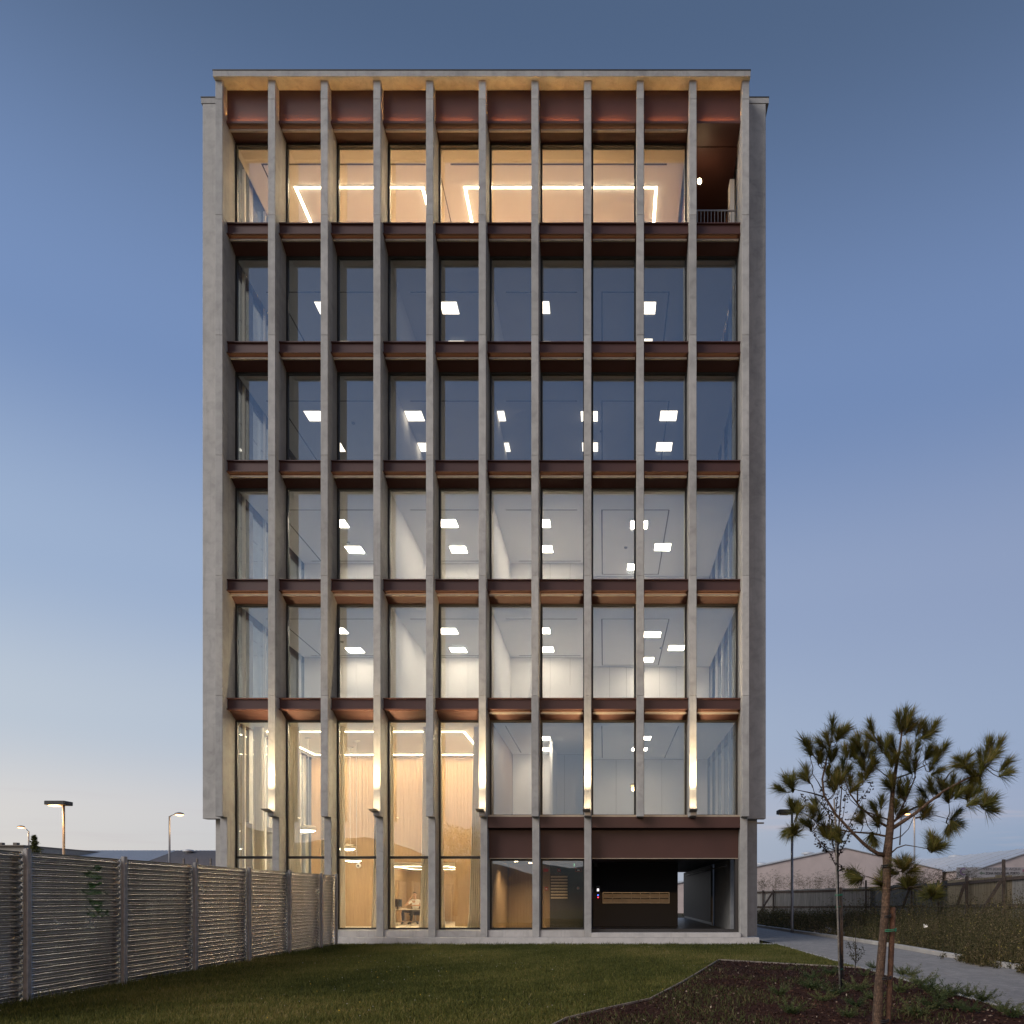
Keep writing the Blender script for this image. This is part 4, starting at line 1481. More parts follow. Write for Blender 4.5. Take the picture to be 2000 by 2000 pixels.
# low weeds in the lawn-side half of the bed
n = 30000
x = RNG.uniform(-1, 5.05, n)
y = RNG.uniform(8.2, 17.7, n)
pn = vnoise(x, y, 3.2, 21)
k = inpoly(x, y, BED) & (pn + RNG.normal(0, 0.2, n) + 0.55 * (2.6 - x) / 3 > 0.18)
x, y = x[k], y[k]
blades('weeds', x, y, np.full(len(x), 0.02), RNG.uniform(0.02, 0.085, len(x)), RNG.uniform(0.003, 0.007, len(x)), 1.4, np.clip(RNG.normal(0.5, 0.22, len(x)), 0, 1),
       leafmat('bed_weeds', [(0.0, (0.022, 0.030, 0.010)), (0.5, (0.055, 0.066, 0.022)), (1.0, (0.14, 0.12, 0.06))], 0.7, 0.2), 'sparse low weeds sprouting in the bark bed')

# tiny white and yellow flower heads in the lawn
n = 700
x = RNG.uniform(-7.6, 5.0, n)
y = RNG.uniform(9, 23.4, n)
k = ~inpoly(x, y, BED) & (vnoise(x, y, 1.1, 31) > 0.0)
x, y = x[k], y[k]
c = np.stack([x, y, RNG.uniform(0.045, 0.075, len(x))], 1)
v, f, t = leaves(c, RNG.uniform(0.012, 0.024, len(x)), RNG.uniform(0.010, 0.02, len(x)), (RNG.uniform(0, 1, len(x)) > 0.72).astype(float))
o = raw_mesh('lawn_flowers', v, f, 4, leafmat('flower_heads', [(0.0, (0.42, 0.40, 0.34)), (1.0, (0.55, 0.38, 0.05))], 0.8, 0.1), attr=t)
tag(o, 'tiny pale flower heads dotted over the lawn', kind='stuff')

# ================================================================== corrugated metal fence beside the lawn
def galv():
    t = MT('galvanised_sheet')
    big = t.noise(1.3, 5, 0.6)
    st = t.noise(1.0, 5, 0.6, vec=t.mapped((1.0, 5.0, 0.8)))
    c = t.ramp(big, [(0.3, (0.44, 0.445, 0.45)), (0.7, (0.57, 0.575, 0.58))])
    c = t.mix(t.ramp(st, [(0.5, 0.0), (0.8, 0.5)]), c, (0.34, 0.32, 0.30))
    t.pbr(c, t.ramp(big, [(0.3, 0.23), (0.75, 0.28)]), 0.97)
    return t.m


M_GALV = galv()
M_POST = simple('galvanised_post', (0.30, 0.285, 0.275), 0.5, 0.5, var=0.2, scale=12)
XFN = -7.80
PITCH, AMP = 2.05 / 24, 0.0205
posts = [8.55, 10.77, 12.94, 15.2, 17.5, 19.75, 21.96, 23.2]
fen = empty('corrugated_fence', (XFN, 16, 0), 'tall galvanised fence of horizontal corrugated sheets between steel posts on the lawn', 'fence')


def wave_x(z, yy=0.0):
    return XFN - 0.035 + AMP * math.sin(2 * math.pi * z / PITCH) + 0.006 * math.sin(yy * 2.3 + z * 3.1)


for y0 in posts:
    MB().cbox(XFN - 0.008, XFN + 0.055, y0 - 0.045, y0 + 0.045, -0.05, 2.09, 0.01).build('post', M_POST, fen)
for y0, y1 in zip(posts[:-1], posts[1:]):
    for za, zb, off in ((0.015, 1.005, -0.006), (0.96, 2.05, 0.0)):
        nzs = int((zb - za) / PITCH * 10)
        nys = 10
        vs, fs = [], []
        tilt = random.uniform(-0.006, 0.006)
        for i in range(nzs + 1):
            z = za + (zb - za) * i / nzs
            for j in range(nys + 1):
                yy = y0 + 0.01 + (y1 - y0 - 0.02) * j / nys
                vs.append((wave_x(z + tilt * (j / nys - .5), yy) + off, yy, z + tilt * (j / nys - .5)))
        for i in range(nzs):
            for j in range(nys):
                q = i * (nys + 1) + j
                fs.append((q, q + 1, q + nys + 2, q + nys + 1))
        sh = MB().add(vs, fs, True).build('corrugated_sheet', M_GALV, fen)
        md = sh.modifiers.new('thickness', 'SOLIDIFY')
        md.thickness = 0.002
# faded green spray paint
tg = MT('green_spray')
pd = tg.n('ShaderNodeBsdfPrincipled')
pd.inputs['Base Color'].default_value = (0.08, 0.23, 0.035, 1)
pd.inputs['Roughness'].default_value = 0.7
tp = tg.n('ShaderNodeBsdfTransparent')
mx = tg.n('ShaderNodeMixShader')
tg.l(tg.ramp(tg.noise(30, 4, 0.7), [(0.3, 0.15), (0.7, 0.75)]), mx.inputs[0])
tg.l(tp.outputs[0], mx.inputs[1])
tg.l(pd.outputs[0], mx.inputs[2])
tg.l(mx.outputs[0], tg.out.inputs[0])
strokes = [[(520, 380), (600, 330), (700, 330), (760, 400), (640, 420)], [(340, 460), (400, 480), (420, 540), (330, 600), (500, 630), (740, 620), (700, 690), (600, 690)],
           [(360, 800), (420, 830), (560, 890), (700, 840), (740, 800), (600, 880), (420, 960), (400, 1000)], [(260, 1080), (340, 1120), (560, 1110), (760, 1080), (780, 1030)],
           [(880, 1080), (920, 1140)], [(350, 1250), (420, 1300), (520, 1390), (800, 1380), (830, 1340)], [(460, 1480), (520, 1430)], [(660, 1450), (720, 1480), (750, 1440)],
           [(380, 1570), (430, 1620)], [(600, 1600), (680, 1540), (780, 1590), (720, 1660), (590, 1600)], [(880, 1590), (950, 1680), (930, 1780)], [(400, 1720), (500, 1760), (560, 1800)],
           [(580, 1700), (600, 1780)], [(700, 1700), (790, 1800)]]
for st in strokes:
    pts = []
    for a, b in zip(st[:-1], st[1:]):
        for i in range(8):
            pts.append((a[0] + (b[0] - a[0]) * i / 8, a[1] + (b[1] - a[1]) * i / 8))
    pts.append(st[-1])
    w3 = []
    for u, v in pts:
        px, py = 150 + u / 14.86, 1670 + v / 14.86
        D = XFN * F_PX / (px - PPX)
        w3.append((D, ZA(py, D)))
    vs, fs = [], []
    nw_ = 6
    for i, (yy, zz) in enumerate(w3):
        y2, z2 = w3[min(i + 1, len(w3) - 1)]
        y1_, z1_ = w3[max(i - 1, 0)]
        d = Vector((y2 - y1_, z2 - z1_)).normalized()
        nrm = Vector((-d.y, d.x))
        for q in range(nw_ + 1):
            o_ = (q / nw_ - 0.5) * 0.045
            a_, b_ = yy + nrm.x * o_, zz + nrm.y * o_
            vs.append((wave_x(b_, a_) + 0.006, a_, b_))
    for i in range(len(w3) - 1):
        for q in range(nw_):
            e = i * (nw_ + 1) + q
            fs.append((e, e + nw_ + 1, e + nw_ + 2, e + 1))
    MB().add(vs, fs, True).build('spray_stroke', tg.m, fen)

# ================================================================== street lamps
M_POLE = simple('lamp_pole_steel', (0.20, 0.20, 0.21), 0.5, 0.5)
M_POLE_LIT = simple('lamp_pole_lamplit', (0.30, 0.22, 0.15), 0.5, 0.3)  # pole steel with its own lamp's orange light put into the colour
M_SODIUM = emitter('sodium_lens', (1.0, 0.50, 0.17), 4.0)


def flat_lamp(px, D, ytop, hx0, hx1, hy0, hy1, lit, label, polemat):
    x = XA(px, D)
    zt = ZA(ytop, D)
    root = empty('street_lamp', (x, D, 0), label, 'street lamp', 'street lamps')
    MB().tube([(x, D, -0.06), (x, D, 0.25), (x, D, zt)], [0.065, 0.055, 0.045], 12).build('pole', polemat, root)
    xa, xb = XA(hx0, D), XA(hx1, D)
    za, zb = ZA(hy1, D), ZA(hy0, D)
    MB().cbox(xa, xb, D - 0.28, D + 0.28, zt + 0.002, zt + 0.16, 0.02).build('head', M_CAP, root)
    MB().cbox(xa + 0.06, xa + 0.42, D - 0.17, D + 0.17, zt - 0.035, zt, 0.03).build('lens', M_SODIUM if lit else M_SIGNW, root)
    if lit:
        l_ = bpy.data.lights.new('lamp_light', 'POINT')
        l_.energy = 55
        l_.color = (1, 0.62, 0.28)
        l_.shadow_soft_size = 0.12
        o = bpy.data.objects.new('lamp_light', l_)
        COL.objects.link(o)
        o.parent = root
        o.location = (xa + 0.24 - x, -0.05, zt - 0.14)


flat_lamp(124.5, 32.0, 1573, 95, 134, 1562, 1574, True, 'lit street lamp with a flat dark rectangular head behind the corrugated fence', M_POLE_LIT)
flat_lamp(1547, 31.4, 1590, 1519, 1549, 1581, 1590, False, 'unlit street lamp with a flat rectangular head at the raised kerb', M_POLE)


def arm_lamp(px, D, ytop, hx, hy, label, h0=None, loc=None, energy=60):
    if loc is None:
        x, yv, zt = XA(px, D), D, ZA(ytop, D)
        hp = P(hx, hy, D)
    else:
        x, yv, zt = loc
        hp = Vector((x + hx, yv + hy, zt + 0.35))
    root = empty('street_lamp', (x, yv, 0), label, 'street lamp', 'street lamps')
    MB().tube([(x, yv, -0.06), (x, yv, zt * 0.5), (x, yv, zt)], [0.11, 0.085, 0.06], 10).build('pole', M_POLE, root)
    MB().tube([(x, yv, zt - 0.03), (x + (hp.x - x) * 0.45, yv + (hp.y - yv) * .45, zt + (hp.z - zt) * 0.6), tuple(hp)], 0.035, 8).build('arm', M_POLE, root)
    sg = 1 if hp.x > x else -1
    MB().lathe(hp.x + sg * 0.2, hp.y, [(0.12, hp.z - 0.04), (0.34, hp.z - 0.02), (0.30, hp.z + 0.07), (0.12, hp.z + 0.13)], 18).build('head', M_POLE, root)
    MB().lathe(hp.x + sg * 0.22, hp.y, [(0.10, hp.z - 0.15), (0.25, hp.z - 0.10), (0.28, hp.z - 0.042)], 16).build('lens', M_SODIUM, root)
    l_ = bpy.data.lights.new('lamp_light', 'POINT')
    l_.energy = energy
    l_.color = (1, 0.62, 0.28)
    l_.shadow_soft_size = 0.2
    o = bpy.data.objects.new('lamp_light', l_)
    COL.objects.link(o)
    o.parent = root
    o.location = (hp.x + sg * 0.22 - x, hp.y - yv, hp.z - 0.3)


arm_lamp(56, 80, 1624, 45, 1615, 'distant lit street lamp beside the small conifer')
arm_lamp(331, 60, 1594, 345, 1590, 'lit street lamp with a short arm in front of the dark tiled roof')
arm_lamp(1786, 80, 1592, 1776, 1589, 'distant lit street lamp seen through the pine branches')
arm_lamp(0, 0, 0, -0.6, 0.2, 'tall street lamp across from the facade, mirrored in the windows over the porch', loc=(2.6, -10.5, 9.8), energy=2600)

# ================================================================== buildings around
M_PINK = simple('pink_render', (0.60, 0.49, 0.45), 0.85, var=0.10, scale=0.8, bump=0.2, bscale=30)
M_ROOFG = simple('grey_metal_roof', (0.52, 0.535, 0.56), 0.5, 0.2, var=0.08)
M_TILER = simple('dark_tile_roof', (0.075, 0.072, 0.08), 0.8, var=0.3, scale=6, bump=0.5, bscale=14)
M_BEIGE = simple('beige_wall', (0.33, 0.29, 0.24), 0.85)


def gable_shed(name, xl, xm, xr, ze, zp, y0, y1, label, zl=None):
    zl = ze if zl is None else zl
    root = empty(name, ((xl + xr) / 2, y0, 0), label, 'warehouse', 'pink warehouses')
    MB().prism_y([(xl, -0.06), (xr, -0.06), (xr, ze), (xm, zp), (xl, zl)], y0, y1).build('wall', M_PINK, root)
    for a, b in ((xl, xm), (xm, xr)):
        n = 60
        # ribbed metal roof sheet following the slope
        za, zb = (zl, zp) if a == xl else (zp, ze)
        dx_, dz_ = b - a, zb - za
        prof = [(a - (0.15 if a == xl else 0), za + 0.02 - (0.15 * dz_ / dx_ if a == xl else 0)), (b + (0.15 if a != xl else 0), zb + 0.02 + (0.15 * dz_ / dx_ if a != xl else 0))]
        pr2 = prof + [(prof[1][0], prof[1][1] + 0.07), (prof[0][0], prof[0][1] + 0.07)]
        r_ = MB().prism_y(pr2, y0 - 0.12, y1).build('roof', M_ROOFG, root)
        for q in range(14):
            yy = y0 + 1.2 + q * (y1 - y0 - 2) / 13
            p0, p1 = Vector((prof[0][0], yy, prof[0][1] + 0.09)), Vector((prof[1][0], yy, prof[1][1] + 0.09))
            MB().bar(p0, p1, 0.05, 0.08).build('roof_rib', M_ROOFG, r_)
    return root


DW = 70.0
x_l, x_p, x_v = XA(1300, DW), XA(1650, DW), XA(1845, DW)
z_e, z_p = ZA(1700, DW), ZA(1657, DW)
z_el = ZA(1731, DW)
gable_shed('warehouse', x_l, x_p, x_v - 0.2, z_e, z_p, DW, DW + 40, 'pale pink gabled warehouse standing behind the slim sapling', z_el)
s2 = gable_shed('warehouse', x_v + 0.2, XA(2040, DW - 6), XA(2235, DW - 6), z_e - 0.1, ZA(1655, DW - 6), DW - 6, DW + 34, 'pale pink gabled warehouse carrying the lettered sign, beyond the timber-railed fence')
for px, py, dd in ((1578, 1669, 84), (1487, 1690, 84), (1866, 1675, 82)):
    c = P(px, py, dd)
    vl = {1578: 'small domed ventilator on the pink roof behind the slim sapling', 1487: 'small domed ventilator on the pink roof beside the concrete corner', 1866: 'small domed ventilator on the roof of the sign-bearing warehouse'}[px]
    MB().lathe(c.x, c.y, [(0.4, c.z - 0.6), (0.4, c.z), (0.75, c.z + 0.05), (0.6, c.z + 0.22), (0.1, c.z + 0.3)], 16).build('roof_vent', M_ROOFG, None, None, vl, 'ventilator', 'roof ventilators')

# sign on the second warehouse
YS = DW - 6.03
sx0, sx1 = XA(1868, YS), XA(2060, YS)
sz0, sz1 = ZA(1714, YS), ZA(1694, YS)
M_BANNER = simple('banner_grey', (0.40, 0.36, 0.35), 0.7, var=0.05)
M_BLK = simple('letter_black', (0.03, 0.03, 0.03), 0.6)
M_LGREY = simple('letter_grey', (0.17, 0.155, 0.15), 0.6)
M_MAG = simple('letter_magenta', (0.32, 0.03, 0.12), 0.6)
M_ARW = simple('arrow_green', (0.16, 0.19, 0.15), 0.6)
M_PURP = simple('emblem_purple', (0.22, 0.13, 0.24), 0.6)
sgn = empty('wall_sign', ((sx0 + sx1) / 2, YS, sz0), 'long grey wall banner with arrow and two lines of lettering on the warehouse', 'sign')
MB().box(sx0, sx1, YS - 0.03, YS, sz0, sz1).build('banner', M_BANNER, sgn)


def text(body, px, py, hpx, mat, wpx=None, outline=False):
    cu = bpy.data.curves.new('lettering', 'FONT')
    cu.body = body
    cu.size = 1.0
    cu.extrude = 0.004
    if outline:
        cu.fill_mode = 'NONE'
        cu.bevel_depth = 0.035
    to = bpy.data.objects.new('lettering_tmp', cu)
    COL.objects.link(to)
    dg = bpy.context.evaluated_depsgraph_get()
    me = bpy.data.meshes.new_from_object(to.evaluated_get(dg))
    bpy.data.objects.remove(to)
    co = np.zeros(len(me.vertices) * 3)
    me.vertices.foreach_get('co', co)
    co = co.reshape(-1, 3)
    lo_, hi_ = co.min(0), co.max(0)
    hm = hpx * YS / F_PX
    wm = (wpx * YS / F_PX) if wpx else (hi_[0] - lo_[0]) * hm / (hi_[1] - lo_[1])
    co = (co - lo_) / (hi_ - lo_ + 1e-9)
    out = np.stack([co[:, 0] * wm, -co[:, 2] * 0.02, co[:, 1] * hm], 1)
    me.vertices.foreach_set('co', out.ravel())
    me.update()
    me.materials.clear()
    me.materials.append(mat)
    o = bpy.data.objects.new('lettering', me)
    COL.objects.link(o)
    o.parent = sgn
    o.location = Vector((XA(px, YS), YS - 0.032, ZA(py, YS))) - sgn.location
    return o


text('VEM JOGAR AQUI', 1919, 1701, 6.2, M_LGREY, 73)
text('ZONA INDUSTRIAL PORTO', 1924.5, 1708, 4.8, M_BLK, 66)
text('R', 1997, 1703, 5.2, M_MAG)
MB().prism_y([(XA(1912, YS), ZA(1705.5, YS)), (XA(1917, YS), ZA(1709, YS)), (XA(1917, YS), ZA(1706.8, YS)), (XA(1923, YS), ZA(1706.8, YS)), (XA(1923, YS), ZA(1704.2, YS)), (XA(1917, YS), ZA(1704.2, YS)), (XA(1917, YS), ZA(1701.5, YS))], YS - 0.05, YS - 0.031).build('arrow', M_ARW, sgn)
em = MB()
ecx, ecz = XA(1881.5, YS), ZA(1702.5, YS)
vs, fs = [], []
for q in range(21):
    a = R(50 + 260 * q / 20)
    for rr in (0.19, 0.29):
        vs.append((ecx + rr * math.cos(a), YS - 0.034, ecz + rr * math.sin(a)))
fs = [(2 * q, 2 * q + 1, 2 * q + 3, 2 * q + 2) for q in range(20)]
em.add(vs, fs)
em.build('emblem', M_PURP, sgn)

# left: long shed with ribbed metal roof, tiled house, flat block, small conifer
wr = empty('warehouse', (XA(250, 85), 80, 0), 'long warehouse with a pale ribbed metal roof showing over the corrugated fence', 'warehouse')
yr, ye = 88.0, 76.0
zr, ze_ = ZA(1662.5, yr), 4.3
x0, x1 = XA(130, yr), XA(470, yr)
MB().prism_x([(ye, -0.06), (ye, ze_), (yr, zr - 0.05), (100, ze_), (100, -0.06)], x0, x1).build('wall', M_BEIGE, wr)
rf = MB().prism_x([(ye - 0.3, ze_ - 0.02), (yr, zr), (yr, zr + 0.06), (ye - 0.3, ze_ + 0.05)], x0 - 0.2, x1 + 0.2).build('roof', M_ROOFG, wr)
for q in range(46):
    xx = x0 + (q + 0.5) * (x1 - x0) / 46
    MB().bar((xx, ye - 0.3, ze_ + 0.08), (xx, yr, zr + 0.09), 0.10, 0.07).build('roof_rib', M_ROOFG, rf)
hs = empty('house', (XA(390, 62), 60, 0), 'low house with a dark tiled hip roof beside the concrete building corner', 'house')
yr, ye = 66.0, 58.0
zr = ZA(1661.5, yr)
xh0, xh1 = XA(343, yr), XA(600, yr)
hx0 = XA(240, ye)
hz = 3.3
MB().box(hx0 + 0.5, xh1 + 4, ye + 0.5, 74, -0.06, hz).build('wall', M_BEIGE, hs)
MB().add([(hx0, ye, hz), (xh1 + 5, ye, hz), (xh1, yr, zr), (xh0, yr, zr), (hx0, 74.5, hz), (xh1 + 5, 74.5, hz)], [(0, 1, 2, 3), (0, 3, 4), (4, 3, 2, 5), (1, 5, 2), (0, 4, 5, 1)]).build('roof', M_TILER, hs)
cv = P(368, 1663, yr - 1)
MB().lathe(cv.x, cv.y, [(0.22, cv.z - 0.6), (0.22, cv.z - 0.05), (0.45, cv.z), (0.40, cv.z + 0.12), (0.05, cv.z + 0.18)], 12).build('chimney_cowl', M_ROOFG, hs)
for px in (359, 385, 411.5):
    c = P(px, 1677, 48)
    MB().cbox(c.x - 0.05, c.x + 0.05, 47.95, 48.05, -0.06, c.z, 0.01).build('timber_post', M_EDGE, None, None, 'slim upright timber post in front of the dark tiled roof', 'post', 'posts before the tiled house')
fbk = empty('flat_building', (XA(10, 75), 75, 0), 'low beige flat-roofed block beyond the corrugated fence beside the small conifer', 'building')
MB().box(XA(-120, 75), XA(47, 75), 75, 90, -0.06, ZA(1653, 75)).build('wall', M_BEIGE, fbk)
MB().box(XA(-121, 75), XA(48.5, 75), 74.8, 90.2, ZA(1653, 75), ZA(1650.5, 75)).build('parapet', M_EDGE, fbk)
for px in (3, 32):
    c = P(px, 1650.4, 75.2)
    MB().box(c.x - 0.18, c.x + 0.18, 75, 75.4, c.z, c.z + 0.22).build('roof_block', M_EDGE, fbk)

# hills behind the viewer, mirrored in the glass
hv_, hf_ = [], []
NA = 90
for i in range(NA + 1):
    a = R(95 + 170 * i / NA)
    hgt = 15 + 5 * math.sin(a * 5.3) + 3 * math.sin(a * 11 + 1) + 1.2 * math.sin(a * 31)
    for rr, zz in ((130, -0.1), (170, hgt * 0.75), (220, hgt * 1.25), (320, hgt)):
        hv_.append((rr * math.sin(a), rr * math.cos(a), zz))
for i in range(NA):
    for j in range(3):
        q = i * 4 + j
        hf_.append((q, q + 4, q + 5, q + 1))
M_HILL = simple('hill_scrub', (0.030, 0.038, 0.022), 0.95, var=0.5, scale=0.15)
MB().add(hv_, hf_, True).build('hills', M_HILL, None, 'structure')

# ================================================================== trees and plants
def barkmat(name, c1, c2, ring_=18.0):
    t = MT(name)
    g = t.noise(1.0, 6, 0.65, vec=t.mapped((30, 30, 8)))
    r_ = t.noise(1.0, 3, 0.5, vec=t.mapped((3, 3, ring_ * 3)))
    g2 = t.noise(1.0, 5, 0.7, vec=t.mapped((70, 70, 34)))
    c = t.ramp(t.math('MULTIPLY_ADD', g2, 0.6, t.math('MULTIPLY', g, 0.4)), [(0.36, tuple(x * 0.6 for x in c1)), (0.5, c1), (0.66, c2)])
    c = t.mix(t.ramp(r_, [(0.5, 0.0), (0.7, 0.6)]), c, tuple(x * 0.5 for x in c1))
    t.pbr(c, 0.9, 0, t.bump(t.math('ADD', t.math('ADD', g, g2), r_), 0.9, 0.016))
    return t.m


M_PBARK = barkmat('pine_bark', (0.080, 0.050, 0.034), (0.23, 0.145, 0.095))
M_TWIG = barkmat('twig_bark', (0.05, 0.035, 0.027), (0.115, 0.08, 0.058))
M_PALE = barkmat('pale_bark', (0.22, 0.19, 0.16), (0.42, 0.38, 0.34), 6)
M_STAKE = barkmat('stake_wood', (0.09, 0.045, 0.028), (0.20, 0.105, 0.065), 3)
M_STAKE2 = barkmat('stake_wood_pale', (0.15, 0.10, 0.07), (0.28, 0.19, 0.13), 3)
M_NEEDLE = leafmat('pine_needles', [(0.0, (0.045, 0.052, 0.014)), (0.5, (0.115, 0.115, 0.030)), (0.85, (0.18, 0.16, 0.045)), (1.0, (0.26, 0.19, 0.075))], 0.45, 0.25)
M_TIE = simple('rubber_tie', (0.012, 0.012, 0.014), 0.6)
M_GTIE = simple('green_tie', (0.02, 0.16, 0.085), 0.5)

DP = 8.85


def zp(u, v, D=DP, dy=0.0):
    """coordinates of the enlarged view of the pine -> world"""
    return P(1450 + u / 3.513, 1340 + v / 3.513, D + dy)


pine = empty('pine_tree', (XA(1716, DP), DP, 0), 'young pine with open crown of needle tufts, tied to a short reddish stake', 'tree')
base_pts = [P(1714, 2008, DP) * 1.0]
trunk_px = [(1713, 2008, 0.058), (1714, 1975, 0.054), (1717, 1920, 0.049), (1723, 1850, 0.045), (1728, 1790, 0.044), (1731, 1740, 0.044), (1732.5, 1690, 0.046), (1733, 1668, 0.05), (1736, 1640, 0.043), (1739, 1612, 0.041), (1741, 1580, 0.028), (1744, 1540, 0.023), (1750, 1500, 0.018), (1757, 1465, 0.012), (1762, 1425, 0.008)]
tp_ = [P(a, b, DP) for a, b, r in trunk_px]
bottom = tp_[0].copy()
bottom.z = -0.05
tp_ = [bottom] + tp_
MB().tube(tp_, [0.064] + [r for a, b, r in trunk_px], 14).build('trunk', M_PBARK, pine)
limbs = [  # (points in the enlarged view, depth drift, radius at start)
    ([(990, 1160), (930, 1150), (880, 1120), (830, 1080), (760, 1010), (640, 880), (560, 750), (548, 640), (580, 490), (620, 350)], -0.35, 0.026),
    ([(560, 760), (480, 735), (410, 720), (340, 705)], -0.40, 0.010),
    ([(985, 1030), (880, 1010), (740, 1000), (600, 975), (500, 925), (420, 870), (370, 862)], 0.35, 0.012),
    ([(1005, 970), (950, 940), (880, 890), (800, 820), (740, 740), (715, 680), (690, 610)], 0.25, 0.017),
    ([(790, 810), (790, 720), (805, 640), (830, 550), (830, 470)], 0.30, 0.010),
    ([(1010, 920), (900, 880), (820, 850), (740, 780), (700, 700)], -0.25, 0.009),
    ([(1030, 975), (1100, 930), (1190, 870), (1290, 790), (1380, 720), (1500, 655), (1640, 590), (1690, 530)], -0.30, 0.024),
    ([(1375, 725), (1385, 650), (1420, 600), (1480, 555), (1530, 535)], -0.25, 0.010),
    ([(1390, 725), (1470, 755), (1560, 785), (1650, 820)], -0.35, 0.011),
    ([(1190, 905), (1260, 893), (1330, 890), (1430, 915)], 0.2, 0.010),
    ([(1025, 940), (1100, 880), (1170, 840), (1290, 790), (1350, 760), (1400, 700), (1440, 650)], 0.35, 0.014),
    ([(1030, 640), (1150, 600), (1220, 560), (1280, 530), (1330, 480)], 0.15, 0.010),
    ([(1035, 660), (990, 620), (930, 570), (890, 540)], -0.15, 0.009),
    ([(1060, 900), (1130, 760), (1180, 640), (1200, 520), (1240, 400)], -0.2, 0.010),
    ([(1070, 470), (1110, 440), (1190, 380), (1260, 320)], 0.1, 0.009),
    ([(1060, 500), (1000, 470), (950, 410), (900, 330)], -0.1, 0.009),
    ([(1010, 1155), (1060, 1110), (1120, 1090), (1200, 1103), (1290, 1120)], -0.2, 0.010),
    ([(1030, 1050), (1090, 1030), (1140, 980), (1175, 900), (1190, 840)], 0.2, 0.007),
    ([(1080, 1090), (1085, 1000), (1090, 900), (1110, 800)], 0.1, 0.008),
    ([(1015, 1400), (1080, 1385), (1140, 1380), (1220, 1370), (1300, 1330)], -0.15, 0.009),
    ([(1100, 1385), (1200, 1390), (1260, 1420), (1310, 1445)], -0.2, 0.008),
    ([(985, 1355), (930, 1335), (870, 1310), (830, 1300), (790, 1270)], -0.1, 0.008),
    ([(1030, 1280), (1090, 1270), (1110, 1250)], -0.05, 0.006),
    ([(560, 740), (520, 660), (480, 600), (450, 640)], -0.3, 0.007),
    ([(640, 880), (560, 830), (500, 760), (480, 680), (440, 640)], -0.2, 0.008),
    ([(830, 860), (860, 960), (900, 1010), (960, 1030)], 0.2, 0.006),
]
limb_pts = [(u_, v_, 0.0) for u_, v_ in ((985, 1300), (995, 1160), (1010, 1000), (1020, 880), (1030, 760), (1045, 640), (1062, 520), (1080, 420), (1092, 330))]
for pts, dr, r0 in limbs:
    for i in range(len(pts) - 1):
        for q in range(4):
            f_ = q / 4
            limb_pts.append((pts[i][0] + (pts[i + 1][0] - pts[i][0]) * f_, pts[i][1] + (pts[i + 1][1] - pts[i][1]) * f_, dr * (i + f_) / (len(pts) - 1)))
    n_ = len(pts)
    w_ = [zp(u, v, DP, dr * (i / (n_ - 1)) ** 1.0) for i, (u, v) in enumerate(pts)]
    MB().tube(w_, [max(0.0028, r0 * (1 - 0.78 * i / (n_ - 1))) for i in range(n_)], 8).build('branch', M_PBARK if r0 > 0.011 else M_TWIG, pine)
# needle tufts: (tip u, v, base u, v)
tufts = [(625, 185, 615, 350), (735, 265, 650, 370), (565, 300, 600, 420), (385, 320, 490, 480), (425, 520, 450, 660), (290, 600, 330, 700), (350, 610, 335, 700), (330, 780, 350, 865), (380, 800, 360, 870),
          (400, 920, 470, 970), (360, 970, 340, 1010), (330, 1010, 350, 960), (560, 930, 560, 1040), (600, 960, 590, 1050), (865, 225, 905, 350), (785, 300, 810, 440), (850, 360, 850, 480), (745, 380, 780, 500), (830, 440, 830, 560),
          (930, 340, 960, 460), (1130, 115, 1095, 300), (1060, 150, 1080, 320), (1180, 130, 1120, 300), (1245, 215, 1190, 350), (1345, 220, 1275, 350), (1220, 360, 1180, 480), (1300, 390, 1250, 500), (1410, 375, 1335, 500), (1330, 490, 1280, 590),
          (1010, 330, 1050, 440), (1010, 590, 1030, 700), (1140, 630, 1120, 760), (960, 750, 950, 850), (1060, 770, 1050, 880), (1280, 620, 1300, 740), (1350, 630, 1370, 720), (1450, 600, 1430, 730), (1500, 640, 1460, 760), (1470, 490, 1530, 545),
          (1560, 470, 1500, 545), (1620, 400, 1640, 590), (1700, 310, 1660, 520), (1800, 325, 1710, 500), (1850, 490, 1760, 590), (1580, 680, 1540, 790), (1650, 680, 1560, 770), (1750, 740, 1650, 830), (1700, 800, 1640, 830), (1300, 830, 1220, 905), (1500, 840, 1425, 920),
          (1450, 960, 1430, 910), (1295, 1010, 1300, 1100), (1395, 1085, 1300, 1125), (1330, 1080, 1290, 1120), (1110, 1165, 1105, 1255), (1150, 1180, 1110, 1260), (1060, 1200, 1100, 1260), (1150, 1310, 1140, 1390), (1180, 1330, 1140, 1390), (1345, 1380, 1310, 1450),
          (1290, 1400, 1300, 1450), (790, 1330, 830, 1310), (770, 1290, 800, 1275), (960, 1280, 975, 1350), (640, 610, 640, 720), (590, 540, 590, 640), (690, 470, 690, 600), (490, 770, 510, 850), (480, 840, 490, 910), (880, 1040, 890, 1000), (740, 600, 740, 700), (990, 440, 1030, 560),
          (1120, 440, 1140, 560), (700, 400, 720, 500), (640, 430, 620, 520), (520, 430, 540, 540), (870, 560, 840, 650), (900, 470, 880, 590), (1190, 480, 1180, 600), (1080, 640, 1080, 740), (820, 840, 820, 920), (930, 880, 930, 960), (660, 1000, 670, 1060), (1240, 770, 1220, 860),
          (650, 560, 660, 660), (1540, 560, 1590, 620), (1610, 640, 1640, 590), (1440, 700, 1420, 780)]
nv, nf_, nt_ = [], [], []
cnt = 0
extra = []
